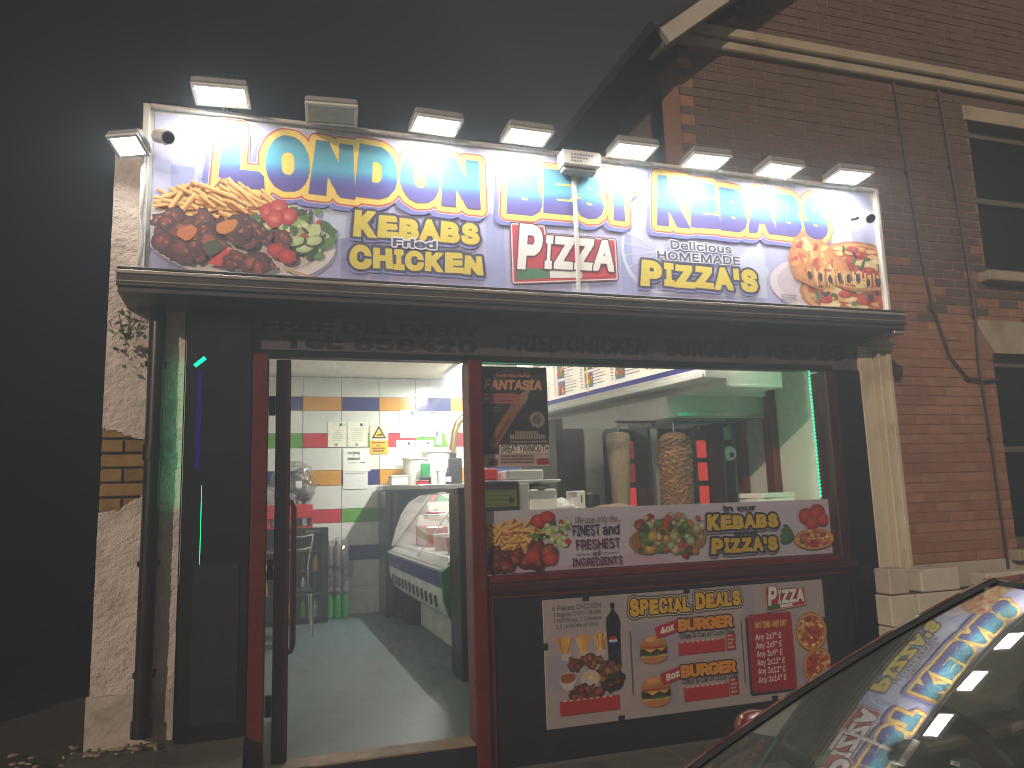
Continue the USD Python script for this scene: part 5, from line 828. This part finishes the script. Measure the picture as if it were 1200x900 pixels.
rng = random.Random(9); ms = []
for i in range(70):
    c = np.array([rng.uniform(-1.15, -.84), rng.uniform(-.5, .15), .345+rng.uniform(0, .02)]) if i < 46 else np.array([rng.uniform(-.80, -.45), rng.uniform(-.2, -.04), .385])
    m = trimesh.creation.icosphere(1, 1.0); m.vertices *= np.array([rng.uniform(.006, .026), rng.uniform(.006, .02), rng.uniform(.004, .01)]); turn(m, rng.uniform(0, 180), (0, 0, 0)); m.apply_translation(c); ms.append(m)
struct('rubble', cat(ms), 'litter_pale', kind='stuff', label='bits of pale rubble and litter at the foot of the white corner wall', category='rubble')

# ================================================================== the parked red car
PX, PY, PZ, QA, QM, QC, HB, TH = .649, -3.554, .84, .311, .625, .144, .695, .474
def ws(v, q):  # the windscreen: v across the car, q back from its base curve
    z = QM*q - QC*q*q; return np.array([PX + q + QA*v*v, PY + v, PZ + z])
def hw(z): return HB - TH*z
QT = .935
T = Thing('red_car', 'dark red parked car whose windscreen mirrors the lit shop sign', 'car')
P = np.zeros((26, 41, 3))
for i, q in enumerate(np.linspace(0, QT, 26)):
    for j, s_ in enumerate(np.linspace(-1, 1, 41)): P[i, j] = ws(s_*hw(QM*q-QC*q*q), q)
gm = gridmesh(P); T.part('windscreen', gm, 'car_glass', smooth=True)
def edge(s_, off, dz=0.0, n=30): return [ws(s_*(hw(QM*q-QC*q*q)+off), q) + np.array([0, 0, dz]) for q in np.linspace(-.04, QT+.01, n)]
def ribbon(a, b): return gridmesh(np.stack([np.array(a), np.array(b)], 0))
for s_ in (1, -1):
    a, b, c, d_ = edge(s_, -.002, .004), edge(s_, .020, .008), edge(s_, .0205, .009), edge(s_, .046, .004); e_ = edge(s_, .075, -.06)
    T.part('seal', [ribbon(a, b)], 'car_rubber', smooth=True); T.part('pillar', [ribbon(c, d_), ribbon(d_, e_)], 'car_red', smooth=True)
# roof from the top of the windscreen back to the tail
top = [ws(s_*(hw(QM*QT-QC*QT*QT)+.052), QT+.012) for s_ in np.linspace(-1, 1, 31)]; roof = []
for k, t in enumerate(np.linspace(0, 1, 24)):
    row_ = []
    for j, p in enumerate(top):
        s_ = np.linspace(-1, 1, 31)[j]; x = p[0] + t*(2.75-p[0]); zc_ = 1.362 - .05*s_*s_ - .05*(t-.35)**2; z = p[2] + (zc_-p[2])*(1-math.exp(-t*7)) if t else p[2]+.004
        row_.append((x, PY + (p[1]-PY)*(1+.06*math.sin(t*math.pi)), z))
    roof.append(row_)
roof = np.array(roof); T.part('roof', gridmesh(roof), 'car_red', smooth=True); T.part('header_seal', [ribbon([p+np.array([-.028, 0, -.012]) for p in top], [p+np.array([-.002, 0, .003]) for p in top])], 'car_rubber', smooth=True)
rear = roof[-1]; T.part('rear_window', gridmesh(np.stack([rear, np.stack([np.full(31, 3.25), PY+(rear[:, 1]-PY)*1.18, np.full(31, .90)], 1)], 0)), 'car_glass', smooth=True)
# lower body shell as a loft of half sections along the car
def body_section(x):
    f = np.clip((x+.28)/.35, 0, 1); r_ = np.clip((3.72-x)/.3, 0, 1); w_ = .865*(1-.16*(1-f)**2-.12*(1-r_)**2)
    zt = np.interp(x, [-.28, -.18, .1, .62, 1.0, 3.2, 3.6, 3.72], [.42, .60, .70, .815, .84, .90, .86, .60]); zb = .10 + .04*(1-f)
    return [(-w_*.94, zb), (-w_, .25), (-w_, .50), (-w_*.985, min(zt-.03, .72)), (-w_*.93, zt-.012), (-w_*.80, zt+.008), (-w_*.4, zt+.03), (0, zt+.036), (w_*.4, zt+.03), (w_*.80, zt+.008), (w_*.93, zt-.012), (w_*.985, min(zt-.03, .72)), (w_, .50), (w_, .25), (w_*.94, zb)]
xs = np.r_[np.linspace(-.28, .0, 8), np.linspace(.08, .56, 7)]; bon = np.array([[(x, PY+y, z-.0) for y, z in body_section(x)] for x in xs]); T.part('bonnet', gridmesh(bon)[0] if False else gridmesh(bon), 'car_red', smooth=50)
xs2 = np.linspace(.5605, 3.72, 22); sh = np.array([[(x, PY+y, z) for y, z in body_section(x)] for x in xs2]); lf_, rg_ = sh[:, :6], sh[:, 9:]
T.part('side_panel', gridmesh(lf_), 'car_red', smooth=50); T.part('side_panel', gridmesh(rg_), 'car_red', smooth=50)
for k in (0, -1): s0 = bon[0] if k == 0 else sh[-1]; cen = s0.mean(0); T.part('bumper', trimesh.Trimesh(np.vstack([s0, cen]), [[i, i+1, len(s0)] for i in range(len(s0)-1)], process=False), 'car_red')
rear_deck = sh[-8:, 5:10]; T.part('boot', gridmesh(rear_deck), 'car_red', smooth=50)
T.part('cowl', gridmesh(np.array([[ws(s_*(HB+.05), -.005) + np.array([0, 0, -.012]) for s_ in np.linspace(-1, 1, 21)], [(.50, PY+s_*.72, .842) for s_ in np.linspace(-1, 1, 21)]])), 'car_black')
for s_ in (1, -1):
    zt = .86; a = [np.array(p) for p in edge(s_, .07, -.05)]; up_ = [a[int(i)] for i in np.linspace(0, 29, 12)] + [np.array(roof[k][30 if s_ > 0 else 0]) + [0, 0, -.01] for k in range(2, 24, 3)]
    lo = [np.array([p[0], PY+s_*.80, zt]) for p in up_]; T.part('side_window', ribbon(up_, lo), 'car_glass', smooth=True)
T.part('interior', [bx(1.0, 1.5, PY-.68, PY+.68, .74, .80, .03), lump((1.02, PY, .76), (.26, .70, .08), 1, .1), bx(1.75, 1.9, PY-.58, PY-.10, .5, 1.08, .05), bx(1.75, 1.9, PY+.10, PY+.58, .5, 1.08, .05), bx(1.78, 1.86, PY-.45, PY-.22, 1.09, 1.22, .03), bx(1.78, 1.86, PY+.22, PY+.45, 1.09, 1.22, .03), bx(.8, 3.3, PY-.78, PY+.78, .2, .26)], 'car_cloth')
T.part('steering_wheel', trimesh.creation.torus(.18, .016), 'car_black'); v = T.parts[-1][1]; turn(v, 65, (0, 0, 0), (0, 1, 0)); v.apply_translation([1.36, PY+.35, .93])
for s_ in (1, -1):
    mr = lump((1.27, PY+s_*.90, .905), (.06, .085, .052), 3, .06, 3); hs = T.part('mirror', mr, 'car_red', smooth=True); T.part('mirror_arm', cyl((1.27, PY+s_*.72, .87), (1.27, PY+s_*.84, .89), .022), 'car_black', hs); T.part('mirror_glass', bx(1.327, 1.333, PY+s_*.90-.06, PY+s_*.90+.06, .875, .935), 'chrome', hs)
T.part('wiper', [tube([ws(-.55, .0) + [0, 0, .02], ws(-.2, .05) + [0, 0, .022], ws(.12, .03) + [0, 0, .02]], .007, 6), tube([ws(.0, .0) + [0, 0, .03], ws(.3, .06) + [0, 0, .022], ws(.56, .07) + [0, 0, .02]], .007, 6)], 'car_black')
T.part('holder', [lump(ws(.10, .45)-np.array([0, 0, .012]), (.022, .022, .006), 5, .5, 2)], 'grey_plastic')
for s_ in (1, -1):
    T.part('headlight', lump((-.16, PY+s_*.62, .56), (.12, .16, .075), 2, .05, 3), 'display_glass', smooth=True)
    for x in (.45, 2.95):
        c = np.array([x, PY+s_*.76, .215]); wh = T.part('wheel', [cyl(c-[0, .10, 0], c+[0, .10, 0], .315, n=28)], 'car_rubber', smooth=40); T.part('rim', cyl(c+[0, s_*.1005, 0], c+[0, s_*.108, 0], .20, .18, n=24), 'can_silver', wh, smooth=40)
T.close()

# ================================================================== thin air volume added in place of lens glare
usdkit.material(stage, '/World/Looks/glare_mist', {'v': ('principled_volume', {'color': (0.78, 0.9, 1.0), 'density': GLARE_HAZE, 'anisotropy': 0.3})}, [], volume='v.volume'); MATS['glare_mist'] = UsdShade.Material.Get(stage, '/World/Looks/glare_mist')
struct('haze', bx(-61, 61, -31, 61, -1.3, 9.0), 'glare_mist', kind='stuff', label='thin pale air volume added in place of lens glare', category='haze')
